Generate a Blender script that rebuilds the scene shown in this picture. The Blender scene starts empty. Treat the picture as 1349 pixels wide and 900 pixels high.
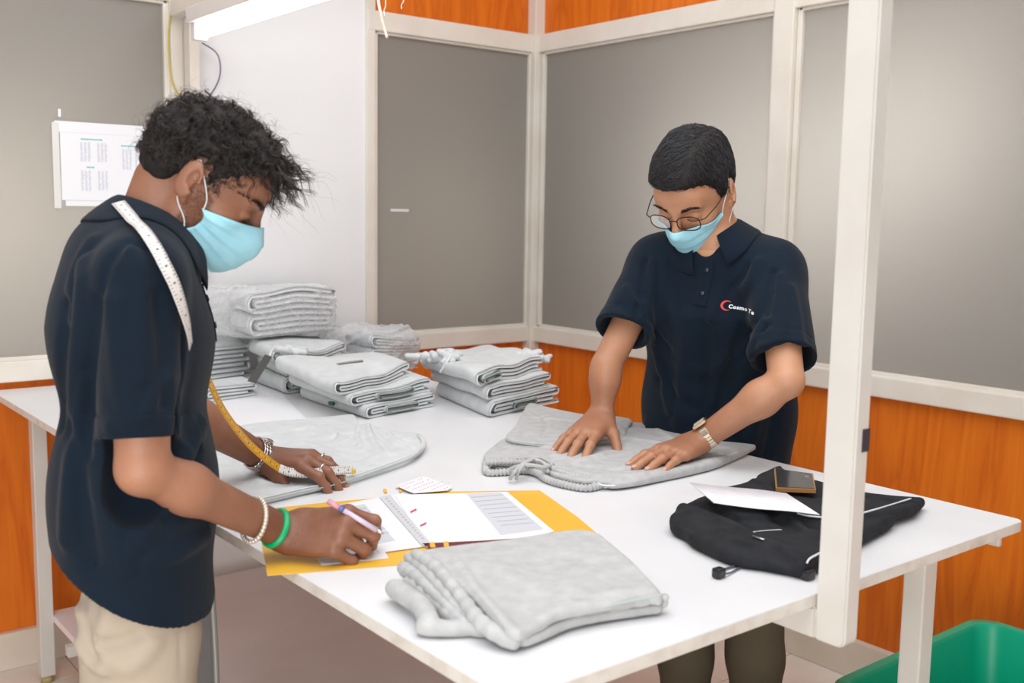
import bpy, bmesh, math, random
import numpy as np
from mathutils import Vector, Matrix

# ------------------------------------------------------------------ camera
F_PX, CX, CY = 1375.0, 674.5, 450.0
CAM_H = 1.40
def _dirc(px, py): return np.array([(px-CX)/F_PX, -(py-CY)/F_PX, -1.0])
_d = _dirc(490, 11850); Zr = -_d/np.linalg.norm(_d)
Yr = _dirc(-428, 269); Yr = Yr-Yr.dot(Zr)*Zr; Yr /= np.linalg.norm(Yr)
Xr = np.cross(Yr, Zr)
MCAM = np.array([Xr, Yr, Zr])
CPOS = np.array([0, 0, CAM_H])
def at_z(px, py, z):
    d = MCAM @ _dirc(px, py); return CPOS+d*((z-CAM_H)/d[2])
def at_d(px, py, t): return CPOS+(MCAM @ _dirc(px, py))*t
sc = bpy.context.scene
cam_data = bpy.data.cameras.new('camera'); cam = bpy.data.objects.new('camera', cam_data)
sc.collection.objects.link(cam); sc.camera = cam
m4 = Matrix([list(MCAM[0])+[0], list(MCAM[1])+[0], list(MCAM[2])+[0], [0, 0, 0, 1]])
cam.matrix_world = Matrix.Translation((0, 0, CAM_H)) @ m4
cam_data.sensor_width = 36; cam_data.lens = F_PX/1349*36
cam_data.clip_start = .05
cam_data.dof.use_dof = True; cam_data.dof.focus_distance = 2.15; cam_data.dof.aperture_fstop = 4.5

# ------------------------------------------------------------------ world, lights, exposure
w = bpy.data.worlds.new('world'); sc.world = w; w.use_nodes = True
w.node_tree.nodes['Background'].inputs[0].default_value = (.965, .98, 1.0, 1)
w.node_tree.nodes['Background'].inputs[1].default_value = .44
def area(name, loc, tgt, sx, sy, power, col=(1, 1, 1)):
    L = bpy.data.lights.new(name, 'AREA'); L.shape = 'RECTANGLE'; L.size = sx; L.size_y = sy
    L.energy = power; L.color = col
    o = bpy.data.objects.new(name, L); sc.collection.objects.link(o)
    o.location = loc
    o.rotation_euler = (Vector(tgt)-Vector(loc)).to_track_quat('-Z', 'Y').to_euler()
    return o
area('ceiling_light', (1.1, 1.2, 3.1), (1.2, 1.6, 0), 2.6, 2.2, 54, (.98, .99, 1))
area('ceiling_light', (-.7, .2, 2.9), (1.2, 1.8, .8), 1.6, 1.6, 24, (.98, .99, 1))
area('low_fill_light', (-1.25, -.9, .85), (1.1, 2.0, .25), 2.4, 1.5, 66, (1, .97, .95))  # unseen low fill lamp, added to brighten the space under the table
area('pane_backlight', (3.3, 2.2, 1.50), (2.76, 2.2, 1.48), .8, .4, 20, (1, .99, .98))  # these four lamps are added behind the frosted panes to give them gradients
area('pane_backlight', (3.2, 1.62, 1.66), (2.76, 1.66, 1.64), .4, .3, 9, (1, .99, .98))
area('pane_backlight', (.65, 3.85, 1.38), (.65, 3.33, 1.36), .7, .3, 17, (1, .97, .92))
area('pane_backlight', (2.4, 3.9, 1.35), (2.4, 3.33, 1.3), .4, .4, 5, (1, .93, .82))
vs = sc.view_settings
vs.view_transform = 'Standard'; vs.look = 'None'; vs.gamma = 1; vs.use_curve_mapping = False
vs.exposure = 0.0

# ------------------------------------------------------------------ helpers
def link(o, parent=None):
    sc.collection.objects.link(o)
    if parent is not None: o.parent = parent
    return o
def tag(o, label, cat=None, group=None):
    o['label'] = label
    if cat: o['category'] = cat
    if group: o['group'] = group
    return o
def struct(o): o['kind'] = 'structure'; return o
def empty(name, loc, label, cat, group=None):
    o = bpy.data.objects.new(name, None); o.empty_display_size = .05; link(o)
    o.location = loc; tag(o, label, cat, group); return o
def mesh_obj(name, verts, faces, mat, parent=None, smooth=True):
    me = bpy.data.meshes.new(name)
    me.from_pydata([tuple(map(float, v)) for v in verts], [], [tuple(int(i) for i in f) for f in faces]) if not isinstance(faces, np.ndarray) else fast_mesh(me, verts, faces)
    if mat: me.materials.append(mat)
    me.polygons.foreach_set('use_smooth', [smooth]*len(me.polygons)); me.update()
    o = bpy.data.objects.new(name, me); link(o)
    if parent is not None: o.parent = parent; o.matrix_parent_inverse = pinv(parent)
    return o
def pinv(p):
    # world matrix of parent (all parents here are only translated/rotated at creation)
    return world_of(p).inverted()
def world_of(p):
    m = Matrix.LocRotScale(p.location, p.rotation_euler, p.scale)
    if p.parent is not None: m = world_of(p.parent) @ p.matrix_parent_inverse @ m
    return m
def fast_mesh(me, verts, faces):
    verts = np.asarray(verts, np.float32); faces = np.asarray(faces, np.int32)
    n, k = faces.shape
    me.vertices.add(len(verts)); me.vertices.foreach_set('co', verts.ravel())
    me.loops.add(n*k); me.loops.foreach_set('vertex_index', faces.ravel())
    me.polygons.add(n); me.polygons.foreach_set('loop_start', np.arange(0, n*k, k, dtype=np.int32))
    me.polygons.foreach_set('loop_total', np.full(n, k, np.int32))
    me.update(calc_edges=True); me.validate()
def box_bm(bm, x0, x1, y0, y1, z0, z1, bev=0.0, seg=2):
    r = bmesh.ops.create_cube(bm, size=1)
    vs_ = r['verts']
    for v in vs_:
        v.co = Vector((x0+(v.co.x+.5)*(x1-x0), y0+(v.co.y+.5)*(y1-y0), z0+(v.co.z+.5)*(z1-z0)))
    if bev:
        es = {e for v in vs_ for e in v.link_edges}
        bmesh.ops.bevel(bm, geom=list(es), offset=bev, segments=seg, profile=.6, affect='EDGES')
def bm_obj(name, bm, mat, parent=None, smooth=False):
    me = bpy.data.meshes.new(name); bm.to_mesh(me); bm.free()
    me.materials.append(mat)
    if smooth: me.polygons.foreach_set('use_smooth', [True]*len(me.polygons))
    o = bpy.data.objects.new(name, me); link(o)
    if parent is not None: o.parent = parent; o.matrix_parent_inverse = pinv(parent)
    return o
def box(name, x0, x1, y0, y1, z0, z1, mat, parent=None, bev=.0015, smooth=False):
    bm = bmesh.new(); box_bm(bm, x0, x1, y0, y1, z0, z1, bev); return bm_obj(name, bm, mat, parent, smooth)
def tube(pts, r, n=8, closed=False, flat=1.0):
    """tube mesh data along a polyline; r scalar or list"""
    P = np.array(pts, float); m = len(P)
    R = np.full(m, r) if np.isscalar(r) else np.array(r, float)
    T = np.gradient(P, axis=0)
    if closed: T = np.roll(P, -1, 0)-np.roll(P, 1, 0)
    T /= np.linalg.norm(T, axis=1)[:, None]+1e-12
    up = np.array([0, 0, 1.]) if abs(T[0][2]) < .9 else np.array([1., 0, 0])
    V = []; N = np.cross(T[0], up); N /= np.linalg.norm(N)
    for i in range(m):
        N = N-N.dot(T[i])*T[i]; N /= np.linalg.norm(N)+1e-12
        B = np.cross(T[i], N)
        for k in range(n):
            a = 2*math.pi*k/n
            V.append(P[i]+R[i]*(math.cos(a)*N+flat*math.sin(a)*B))
    Fs = []
    for i in range(m if closed else m-1):
        j = (i+1) % m
        for k in range(n):
            Fs.append((i*n+k, i*n+(k+1) % n, j*n+(k+1) % n, j*n+k))
    if not closed:
        Fs.append(tuple(range(n-1, -1, -1))); Fs.append(tuple((m-1)*n+k for k in range(n)))
    return V, Fs
def tube_obj(name, pts, r, mat, parent=None, n=8, closed=False, flat=1.0):
    V, Fs = tube(pts, r, n, closed, flat); return mesh_obj(name, V, Fs, mat, parent)
def catmull(pts, k=8, closed=False):
    P = [np.array(p, float) for p in pts]; n = len(P); out = []
    rng = range(n if closed else n-1)
    for i in rng:
        if closed: p0, p1, p2, p3 = P[(i-1) % n], P[i], P[(i+1) % n], P[(i+2) % n]
        else: p0, p1, p2, p3 = P[max(i-1, 0)], P[i], P[i+1], P[min(i+2, n-1)]
        for s in range(k):
            t = s/k
            out.append(.5*((2*p1)+(-p0+p2)*t+(2*p0-5*p1+4*p2-p3)*t*t+(-p0+3*p1-3*p2+p3)*t**3))
    if not closed: out.append(P[-1])
    return np.array(out)

# ------------------------------------------------------------------ materials
def principled(name, col, rough=.6, metal=0, spec=.5, **kw):
    m = bpy.data.materials.new(name); m.use_nodes = True
    b = m.node_tree.nodes['Principled BSDF']
    b.inputs['Base Color'].default_value = (*col, 1); b.inputs['Roughness'].default_value = rough
    b.inputs['Metallic'].default_value = metal; b.inputs['Specular IOR Level'].default_value = spec
    for k, v in kw.items(): b.inputs[k.replace('_', ' ')].default_value = v
    return m
def N(m, t, **kw):
    n = m.node_tree.nodes.new(t)
    for k, v in kw.items():
        if hasattr(n, k): setattr(n, k, v)
        else: n.inputs[k].default_value = v
    return n
def L(m, a, ao, b, bi): m.node_tree.links.new(a.outputs[ao], b.inputs[bi])
def varied(name, c1, c2, scale=8, rough=.6, bump=0, bscale=60, stretch=(1, 1, 1), detail=4, lo=.35, hi=.65, **kw):
    """noise-mixed colour with optional bump"""
    m = principled(name, c1, rough, **kw); b = m.node_tree.nodes['Principled BSDF']
    tc = N(m, 'ShaderNodeTexCoord'); mp = N(m, 'ShaderNodeMapping'); mp.inputs['Scale'].default_value = stretch
    L(m, tc, 'Object', mp, 'Vector')
    nz = N(m, 'ShaderNodeTexNoise'); nz.inputs['Scale'].default_value = scale; nz.inputs['Detail'].default_value = detail
    L(m, mp, 'Vector', nz, 'Vector')
    r = N(m, 'ShaderNodeValToRGB'); r.color_ramp.elements[0].position = lo; r.color_ramp.elements[1].position = hi
    r.color_ramp.elements[0].color = (*c1, 1); r.color_ramp.elements[1].color = (*c2, 1)
    L(m, nz, 'Fac', r, 'Fac'); L(m, r, 'Color', b, 'Base Color')
    if bump:
        n2 = N(m, 'ShaderNodeTexNoise'); n2.inputs['Scale'].default_value = bscale; n2.inputs['Detail'].default_value = 3
        L(m, tc, 'Object', n2, 'Vector')
        bp = N(m, 'ShaderNodeBump'); bp.inputs['Strength'].default_value = bump; bp.inputs['Distance'].default_value = .002
        L(m, n2, 'Fac', bp, 'Height'); L(m, bp, 'Normal', b, 'Normal')
    return m
def wood_mat():
    m = principled('orange_wood_laminate', (.6, .18, .03), .45, spec=.3); b = m.node_tree.nodes['Principled BSDF']
    tc = N(m, 'ShaderNodeTexCoord'); mp = N(m, 'ShaderNodeMapping'); mp.inputs['Scale'].default_value = (5, 5, .55)
    L(m, tc, 'Object', mp, 'Vector')
    n1 = N(m, 'ShaderNodeTexNoise'); n1.inputs['Scale'].default_value = 1.6; n1.inputs['Detail'].default_value = 6; n1.inputs['Distortion'].default_value = 1.2
    L(m, mp, 'Vector', n1, 'Vector')
    mu = N(m, 'ShaderNodeMath', operation='MULTIPLY'); mu.inputs[1].default_value = 9
    L(m, n1, 'Fac', mu, 0)
    fr = N(m, 'ShaderNodeMath', operation='PINGPONG'); fr.inputs[1].default_value = 1.0; L(m, mu, 0, fr, 0)
    r = N(m, 'ShaderNodeValToRGB'); e = r.color_ramp.elements
    e[0].position = 0; e[0].color = (.60, .105, .005, 1); e[1].position = 1; e[1].color = (.76, .160, .008, 1)
    x = e.new(.25); x.color = (.67, .125, .006, 1)
    L(m, fr, 0, r, 'Fac')
    mp2 = N(m, 'ShaderNodeMapping'); mp2.inputs['Scale'].default_value = (120, 120, 3); L(m, tc, 'Object', mp2, 'Vector')
    n2 = N(m, 'ShaderNodeTexNoise'); n2.inputs['Scale'].default_value = 1.0; n2.inputs['Detail'].default_value = 2; L(m, mp2, 'Vector', n2, 'Vector')
    mx = N(m, 'ShaderNodeMix', data_type='RGBA', blend_type='MULTIPLY'); mx.inputs[0].default_value = .18
    L(m, r, 'Color', mx, 6); L(m, n2, 'Fac', mx, 7)
    g = N(m, 'ShaderNodeGamma'); g.inputs[1].default_value = .9; L(m, mx, 2, g, 0)
    L(m, g, 0, b, 'Base Color')
    return m
def frost_mat():
    m = bpy.data.materials.new('frosted_glass'); m.use_nodes = True; nt = m.node_tree; nt.nodes.clear()
    out = N(m, 'ShaderNodeOutputMaterial'); mx = N(m, 'ShaderNodeMixShader')
    p = N(m, 'ShaderNodeBsdfPrincipled'); p.inputs['Base Color'].default_value = (.31, .28, .25, 1); p.inputs['Roughness'].default_value = .38
    t = N(m, 'ShaderNodeBsdfTranslucent'); t.inputs['Color'].default_value = (.62, .6, .57, 1)
    mx.inputs[0].default_value = .42
    L(m, p, 0, mx, 1); L(m, t, 0, mx, 2); L(m, mx, 0, out, 0)
    return m
M_WOOD = wood_mat(); M_FROST = frost_mat()
M_FRAME = varied('cream_powder_coat', (.70, .64, .56), (.76, .71, .64), 6, .38)
M_WHITEP = varied('white_wall_board', (.78, .78, .785), (.82, .82, .825), 2, .5)
M_TABLE = varied('white_laminate', (.77, .77, .785), (.81, .81, .82), 5, .33, bump=.05, bscale=200)
M_EDGE = varied('worn_board_edge', (.70, .66, .60), (.55, .49, .42), 30, .6, lo=.45, hi=.8)
M_POST = varied('grey_white_steel', (.60, .57, .52), (.64, .615, .57), 8, .35)
M_SHELF = varied('shelf_board', (.82, .75, .75), (.86, .79, .79), 5, .5)
M_TILE = varied('floor_tile', (.70, .62, .54), (.79, .71, .63), 7, .35, detail=6)
M_GROUT = principled('grout', (.3, .24, .19), .9)
M_BASE = varied('baseboard_paint', (.66, .58, .48), (.72, .64, .55), 5, .5)

# ------------------------------------------------------------------ structure
YW, XW = 3.33, 2.76
TH = .865   # table top height
fl = struct(box('floor', -1.6, XW+.3, -1.6, YW+.3, -.05, -.004, M_GROUT, bev=0))
rng = random.Random(4)
tile_me = None
for i in range(10):
    for j in range(12):
        x1 = 2.80-.0-.385*i; y1 = 1.965+.4*(3-j)+.4
        if x1 > XW+.1 and 0: continue
        x0 = x1-.385; y0 = y1-.4
        if y0 > YW or x1 < -1.0: continue
        if tile_me is None:
            bm = bmesh.new(); box_bm(bm, 0.0015, .3835, .0015, .3985, -.01, 0, .0012, 1)
            tile_me = bpy.data.meshes.new('floor_tile'); bm.to_mesh(tile_me); bm.free(); tile_me.materials.append(M_TILE)
        o = bpy.data.objects.new('floor_tile', tile_me); link(o); o.parent = fl
        o.location = (x0, y0, rng.uniform(-.0004, .0004))
# back wall (plane y = YW)
wb = struct(box('wall_back', -1.2, 1.25, YW+.012, YW+.03, .1, .89, M_WOOD, bev=0))
box('wood_panel', 1.995, XW+.02, YW+.012, YW+.03, .1, .89, M_WOOD, wb, bev=0)
box('wood_panel', 1.995, XW+.02, YW+.012, YW+.03, 2.11, 2.62, M_WOOD, wb, bev=0)
box('wood_panel', -1.2, 1.25, YW+.012, YW+.03, 2.11, 2.62, M_WOOD, wb, bev=0)
box('white_panel', 1.29, 1.965, YW-.004, YW+.03, 0, 2.62, M_WHITEP, wb, bev=.002)
wr = struct(box('wall_right', XW+.012, XW+.03, -1.2, YW, .1, .89, M_WOOD, bev=0))
box('wood_panel', XW+.012, XW+.03, -1.2, YW, 2.11, 2.62, M_WOOD, wr, bev=0)
# windows: framed frosted panes
def window(name, axis, a0, a1, z0=.945, z1=2.055):
    if axis == 'y':
        o = struct(box(name, a0, a1, YW+.008, YW+.014, z0, z1, M_FROST, bev=0))
    else:
        o = struct(box(name, XW+.008, XW+.014, a0, a1, z0, z1, M_FROST, bev=0))
    b = .014
    for s in range(4):
        if axis == 'y':
            r = [(a0-.004, a0+b, YW-.006, YW+.02, z0, z1), (a1-b, a1+.004, YW-.006, YW+.02, z0, z1), (a0, a1, YW-.006, YW+.02, z0-.004, z0+b), (a0, a1, YW-.006, YW+.02, z1-b, z1+.004)][s]
        else:
            r = [(XW-.006, XW+.02, a0-.004, a0+b, z0, z1), (XW-.006, XW+.02, a1-b, a1+.004, z0, z1), (XW-.006, XW+.02, a0, a1, z0-.004, z0+b), (XW-.006, XW+.02, a0, a1, z1-b, z1+.004)][s]
        box('glazing_bead', *r, M_FRAME, o, bev=.003)
    return o
window('window_1', 'y', -1.2, 1.248)
window('window_2', 'y', 2.0, 2.735)
window('window_3', 'x', 2.14, 3.285)
window('window_4', 'x', .30, 2.055)
window('window_5', 'x', -1.2, .24)
# rails and posts
t = 0
def trim(*r, m=M_FRAME, bev=.005):
    global t
    t += 1; return struct(box('trim_%d' % t, *r, m, bev=bev))
trim(-1.2, 1.29, YW-.018, YW+.025, .885, .948)      # lower rail, left
trim(1.967, XW, YW-.018, YW+.025, .885, .948)
trim(1.967, XW, YW-.018, YW+.025, 2.05, 2.12)       # upper rail
trim(-1.2, 1.29, YW-.018, YW+.025, 2.05, 2.12)
trim(XW-.018, XW+.025, -1.2, YW, .885, .948)
trim(XW-.018, XW+.025, -1.2, YW, 2.05, 2.12)
trim(1.249, 1.291, YW-.022, YW+.03, 0, 2.62)        # post left of the white board
trim(1.962, 2.0, YW-.016, YW+.03, 0, 2.62)
trim(XW-.035, XW+.02, YW-.035, YW+.02, 0, 2.62)     # corner post
trim(XW-.024, XW+.025, 2.06, 2.138, .94, 2.62)      # mullions
trim(XW-.024, XW+.025, .244, .296, .94, 2.62)
struct(box('baseboard_back', -1.2, 1.29, YW-.012, YW+.012, 0, .115, M_BASE, bev=.003))
struct(box('baseboard_end', 1.967, XW, YW-.012, YW+.012, 0, .115, M_BASE, bev=.003))
struct(box('baseboard_right', XW-.012, XW+.012, -1.2, YW-.02, 0, .12, M_BASE, bev=.003))
# ------------------------------------------------------------------ cutting table
TX0, TX1, TY0, TY1 = .692, 1.885, .858, 3.315
tb = empty('cutting_table', (1.29, 2.09, 0), 'long white laminate cutting table on pale steel legs with a low shelf', 'table')
def rounded_top(x0, x1, y0, y1, z0, z1, rad, name, mat, parent):
    bm = bmesh.new(); vs_ = []
    for cx_, cy_, a0 in ((x1-rad, y1-rad, 0), (x0+rad, y1-rad, 90), (x0+rad, y0+rad, 180), (x1-rad, y0+rad, 270)):
        for k in range(6):
            a = math.radians(a0+k*18); vs_.append(bm.verts.new((cx_+rad*math.cos(a), cy_+rad*math.sin(a), z0)))
    f = bm.faces.new(vs_); r = bmesh.ops.extrude_face_region(bm, geom=[f])
    for v in [g for g in r['geom'] if isinstance(g, bmesh.types.BMVert)]: v.co.z = z1
    bmesh.ops.recalc_face_normals(bm, faces=bm.faces)
    return bm_obj(name, bm, mat, parent)
rounded_top(TX0, TX1, TY0, TY1, TH-.018, TH-.0012, .018, 'tabletop', M_EDGE, tb)
rounded_top(TX0+.0005, TX1-.0005, TY0+.0005, TY1-.0005, TH-.0012, TH, .018, 'laminate_sheet', M_TABLE, tb)
lx0, lx1, ly0, ly1 = .78, 1.665, .93, 3.17
for x, y in ((lx0, ly1), (lx1, ly1), (lx0, 2.05), (lx1+.0, 2.05), (lx0, ly0), (lx1, ly0)):
    box('leg', x-.02, x+.02, y-.02, y+.02, .022, TH-.018, M_POST, tb, bev=.003)
    bm = bmesh.new(); bmesh.ops.create_cone(bm, cap_ends=True, segments=20, radius1=.018, radius2=.015, depth=.022, matrix=Matrix.Translation((x, y, .011)))
    bm_obj('foot_pad', bm, principled('foot_rubber', (.42, .34, .17), .7), tb, True)
for y in (ly0, 2.05, ly1): box('cross_rail', lx0+.02, lx1-.02, y-.012, y+.012, TH-.058, TH-.018, M_POST, tb)
for x in (lx0, lx1): box('side_rail', x-.012, x+.012, ly0+.02, ly1-.02, TH-.058, TH-.018, M_POST, tb)
box('bracket', 1.80, 1.86, .90, .93, TH-.048, TH-.018, M_POST, tb, bev=.006)
box('bracket', 1.85, 1.862, .885, 3.2, TH-.052, TH-.018, M_POST, tb, bev=.004)
for y0_, y1_ in ((.95, 2.05), (2.054, 3.19)):
    rounded_top(.80, 1.50, y0_, y1_, .185, .205, .004, 'shelf_board', M_SHELF, tb)
for y in (1.2, 2.05, 2.95): box('shelf_bearer', lx0, lx1, y-.015, y+.015, .155, .185, M_POST, tb)

# ------------------------------------------------------------------ light gantry
ga = empty('light_gantry', (1.27, .83, TH-.07), 'pale steel tube frame clamped under the table, carrying the lamp', 'frame')
PX0, PX1 = 1.247, 1.279
bm = bmesh.new()
# near post with rounded foot, outline in the y-z plane
def prism_x(x0, x1, outline, name, mat, parent, bev=.003):
    bm = bmesh.new(); vs_ = [bm.verts.new((x0, y, z)) for y, z in outline]
    f = bm.faces.new(vs_); r = bmesh.ops.extrude_face_region(bm, geom=[f])
    for v in [g for g in r['geom'] if isinstance(g, bmesh.types.BMVert)]: v.co.x = x1
    bmesh.ops.recalc_face_normals(bm, faces=bm.faces)
    if bev: bmesh.ops.bevel(bm, geom=[e for e in bm.edges if e.calc_face_angle(0) > .5], offset=bev, segments=2, affect='EDGES')
    return bm_obj(name, bm, mat, parent)
zb = TH-.065
ol = [(.853, 2.05), (.803, 2.05)]
for k in range(6):
    a = math.radians(180+k*18); ol.append((.803+.014+.014*math.cos(a), zb+.014+.014*math.sin(a)))
ol += [(.853, zb)]
prism_x(PX0, PX1, ol, 'post', M_POST, ga)
prism_x(PX0+.001, PX1-.001, [(.853, zb), (1.25, zb), (1.25, TH-.0185), (.853, TH-.0185)], 'arm', M_POST, ga)
box('post', 1.285, 1.318, 3.245, 3.29, TH, 2.05, M_FRAME, ga, bev=.003)
box('beam', PX0-.004, PX1+.004, .80, 3.29, 2.0, 2.05, M_FRAME, ga, bev=.003)
box('dark_sticker', 1.2615, 1.2785, .8015, .8025, 1.083, 1.115, principled('sticker_dark', (.035, .03, .045), .5), ga, bev=0)
la = empty('fluorescent_lamp', (1.26, 2.4, 2.0), 'lit white fluorescent batten lamp hung under the steel beam', 'lamp')
box('housing', 1.225, 1.30, 1.85, 3.12, 1.955, 2.0, principled('lamp_housing', (.75, .73, .7), .4), la, bev=.004)
em = bpy.data.materials.new('lamp_glow'); em.use_nodes = True; em.node_tree.nodes.clear()
_o = N(em, 'ShaderNodeOutputMaterial'); _e = N(em, 'ShaderNodeEmission'); _e.inputs[0].default_value = (1, .99, .97, 1); _e.inputs[1].default_value = 5.0
L(em, _e, 0, _o, 0)
ys = np.linspace(1.88, 3.09, 12)
tube_obj('tube', [(1.262, y, 1.927) for y in ys], .017, em, la, 16)
for y in (1.865, 3.105):
    box('end_cap', 1.24, 1.284, y-.014, y+.014, 1.905, 1.958, principled('cap_white', (.8, .78, .76), .4), la, bev=.005)
wy = principled('yellow_wire', (.55, .42, .05), .5); wg = principled('grey_wire', (.12, .13, .2), .5)
Y = 3.30
tag(tube_obj('electric_wire', catmull([(1.32, Y-.02, 2.09), (1.27, Y-.0, 2.07), (1.245, Y, 1.99), (1.240, Y, 1.90), (1.25, Y, 1.80), (1.282, Y-.0, 1.745)], 8), .0028, wy, None, 6), 'yellow wire looping down beside the lamp end', 'wire')
tag(tube_obj('electric_wire', catmull([(1.345, Y-.01, 1.93), (1.40, Y, 1.90), (1.405, Y, 1.83), (1.37, Y+.02, 1.76), (1.32, Y+.02, 1.735)], 8), .0022, wg, None, 6), 'thin dark wire curving over the white wall board', 'wire')
# notice on the frosted glass
no = empty('notice_sheet', (1.05, YW-.001, 1.42), 'white printed notice taped on the frosted pane behind the left man', 'notice')
M_PAPER = principled('paper_white', (.82, .82, .85), .6)
YN = YW+.0045
box('sheet', .915, 1.222, YN-.0012, YN, 1.425, 1.655, M_PAPER, no, bev=0)
M_TAPE = principled('clear_tape', (.72, .71, .68), .3)
box('tape', .90, 1.215, YN-.0022, YN-.0013, 1.628, 1.66, M_PAPER, no, bev=0)
box('tape', .892, .912, YN-.0032, YN-.0023, 1.40, 1.655, M_TAPE, no, bev=0)
box('tape', .925, 1.215, YN-.0022, YN-.0013, 1.408, 1.424, M_PAPER, no, bev=0)
mi = principled('faded_ink', (.52, .53, .62), .8); mt = principled('teal_ink', (.13, .5, .48), .8)
bmi = bmesh.new(); rn = random.Random(3)
for cx_, n_, zt, zb_ in ((.985, 3, 1.60, 1.545), (1.035, 3, 1.60, 1.545), (.985, 3, 1.515, 1.455), (1.035, 3, 1.515, 1.46), (1.11, 3, 1.585, 1.525), (1.15, 3, 1.585, 1.53)):
    for c in range(n_):
        x = cx_-.012+c*.011; z = zt
        while z > zb_:
            ww = rn.uniform(.004, .008); box_bm(bmi, x, x+ww, YN-.0017, YN-.0012, z-.0022, z); z -= .0045
bm_obj('print', bmi, mi, no)['kind'] = 'stuff'
bmi = bmesh.new()
for x0, x1, z in ((.975, 1.03, 1.612), (.99, 1.012, 1.528), (1.095, 1.17, 1.598)):
    x = x0
    while x < x1:
        ww = rn.uniform(.004, .009); box_bm(bmi, x, x+ww, YN-.0018, YN-.0012, z-.004, z); x += ww+.0015
bm_obj('heading', bmi, mt, no)['kind'] = 'stuff'
tag(box('tape_scrap', .912, .92, YW+.003, YW+.0045, 1.672, 1.695, M_PAPER, bev=0), 'small white tape scrap stuck above the notice', 'tape')
tag(box('tape_scrap', 2.075, 2.155, YW+.003, YW+.0045, 1.408, 1.418, M_TAPE, bev=0), 'small pale tape mark on the far corner pane', 'tape')
# loose twine hanging at the top
tw = principled('twine', (.72, .60, .48), .8)
def hang(pts, xp=1.308):
    """picture points (lowest last) on the upright plane beside the lamp housing; the top is tied to it"""
    out = []
    for a, b in pts:
        d = MCAM @ _dirc(a, b); out.append(CPOS+d*(xp/d[0]))
    out = [np.array([1.300, out[0][1], 1.985])]+out
    return catmull(out, 6)
tag(tube_obj('hanging_twine', hang([(497, -10), (503, 25), (510, 50)]), .0036, tw, None, 6), 'thicker frayed twine end hanging at the top beside the lamp', 'twine')
tag(tube_obj('hanging_twine', hang([(508, 2), (506, 14), (507, 22)]), .0015, tw, None, 6), 'thin knotted thread hanging just right of the thick twine', 'twine')
tag(tube_obj('hanging_twine', hang([(532, -5), (529, 6), (529, 12)]), .0015, tw, None, 6), 'short thin thread hanging at the top, right of the others', 'twine')

# ------------------------------------------------------------------ green crate
def crate():
    g = varied('green_plastic', (.0, .36, .20), (.0, .41, .235), 4, .35)
    def ring(x0, x1, y0, y1, r, z, n=8):
        o = []
        for cx_, cy_, a0 in ((x1-r, y1-r, 0), (x0+r, y1-r, 90), (x0+r, y0+r, 180), (x1-r, y0+r, 270)):
            for k in range(n+1):
                a = math.radians(a0+k*90/n); o.append((cx_+r*math.cos(a), cy_+r*math.sin(a), z))
        return o
    X0, X1, Y0, Y1 = 1.80, 2.42, .62, 1.19
    Zt = .45
    prof = [(-.055, 0.0, .05), (-.05, .0, .05), (-.012, Zt-.035, .06), (.008, Zt-.035, .065), (.010, Zt-.004, .065), (.006, Zt, .064), (-.014, Zt, .05), (-.018, Zt-.01, .05), (-.06, .012, .04)]
    V = []; Fs = []
    for e, z, r in prof: V += ring(X0-e, X1+e, Y0-e, Y1+e, r, z)
    n = 36
    for i in range(len(prof)-1):
        for k in range(n):
            Fs.append((i*n+k, i*n+(k+1) % n, (i+1)*n+(k+1) % n, (i+1)*n+k))
    Fs.append(tuple(range(n-1, -1, -1))); Fs.append(tuple((len(prof)-1)*n+k for k in range(n)))
    o = mesh_obj('plastic_crate', V, Fs, g, None, True)
    md = o.modifiers.new('edge', 'EDGE_SPLIT'); md.split_angle = math.radians(40)
    return tag(o, 'bright green plastic crate on the floor by the wood wall', 'crate')
crate()

# ------------------------------------------------------------------ signed-distance modelling engine
# soft shapes (bodies, clothes) are smooth unions of tapered capsules and ellipsoids, meshed with surface nets
class CT: c = None; r = 1e9
class Prim:
    def __init__(s, fn, lo, hi): s.fn = fn; s.lo = np.array(lo, float); s.hi = np.array(hi, float)
    def near(s):
        if CT.c is None: return -1e9
        d = np.maximum(np.maximum(s.lo-CT.c, CT.c-s.hi), 0); return math.sqrt((d*d).sum())-CT.r
    def __call__(s, P): return s.fn(P)
def cap(a, b, ra, rb=None):
    a = np.array(a, float); b = np.array(b, float); rb = ra if rb is None else rb
    ab = b-a; l2 = ab.dot(ab)+1e-12; R = max(ra, rb)
    def f(P):
        t = np.clip((P-a)@ab/l2, 0, 1); D = P-a-t[:, None]*ab
        return np.sqrt(np.einsum('ij,ij->i', D, D))-(ra+(rb-ra)*t)
    return Prim(f, np.minimum(a, b)-R, np.maximum(a, b)+R)
def ell(c, r, R=None):
    c = np.array(c, float); r = np.array(r, float); m = r.max(); R = None if R is None else np.array(R, float)
    def f(P):
        q = P-c
        if R is not None: q = q@R
        k0 = np.sqrt(((q/r)**2).sum(1)); k1 = np.sqrt(((q/(r*r))**2).sum(1))+1e-9
        return k0*(k0-1)/k1
    return Prim(f, c-m, c+m)
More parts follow.
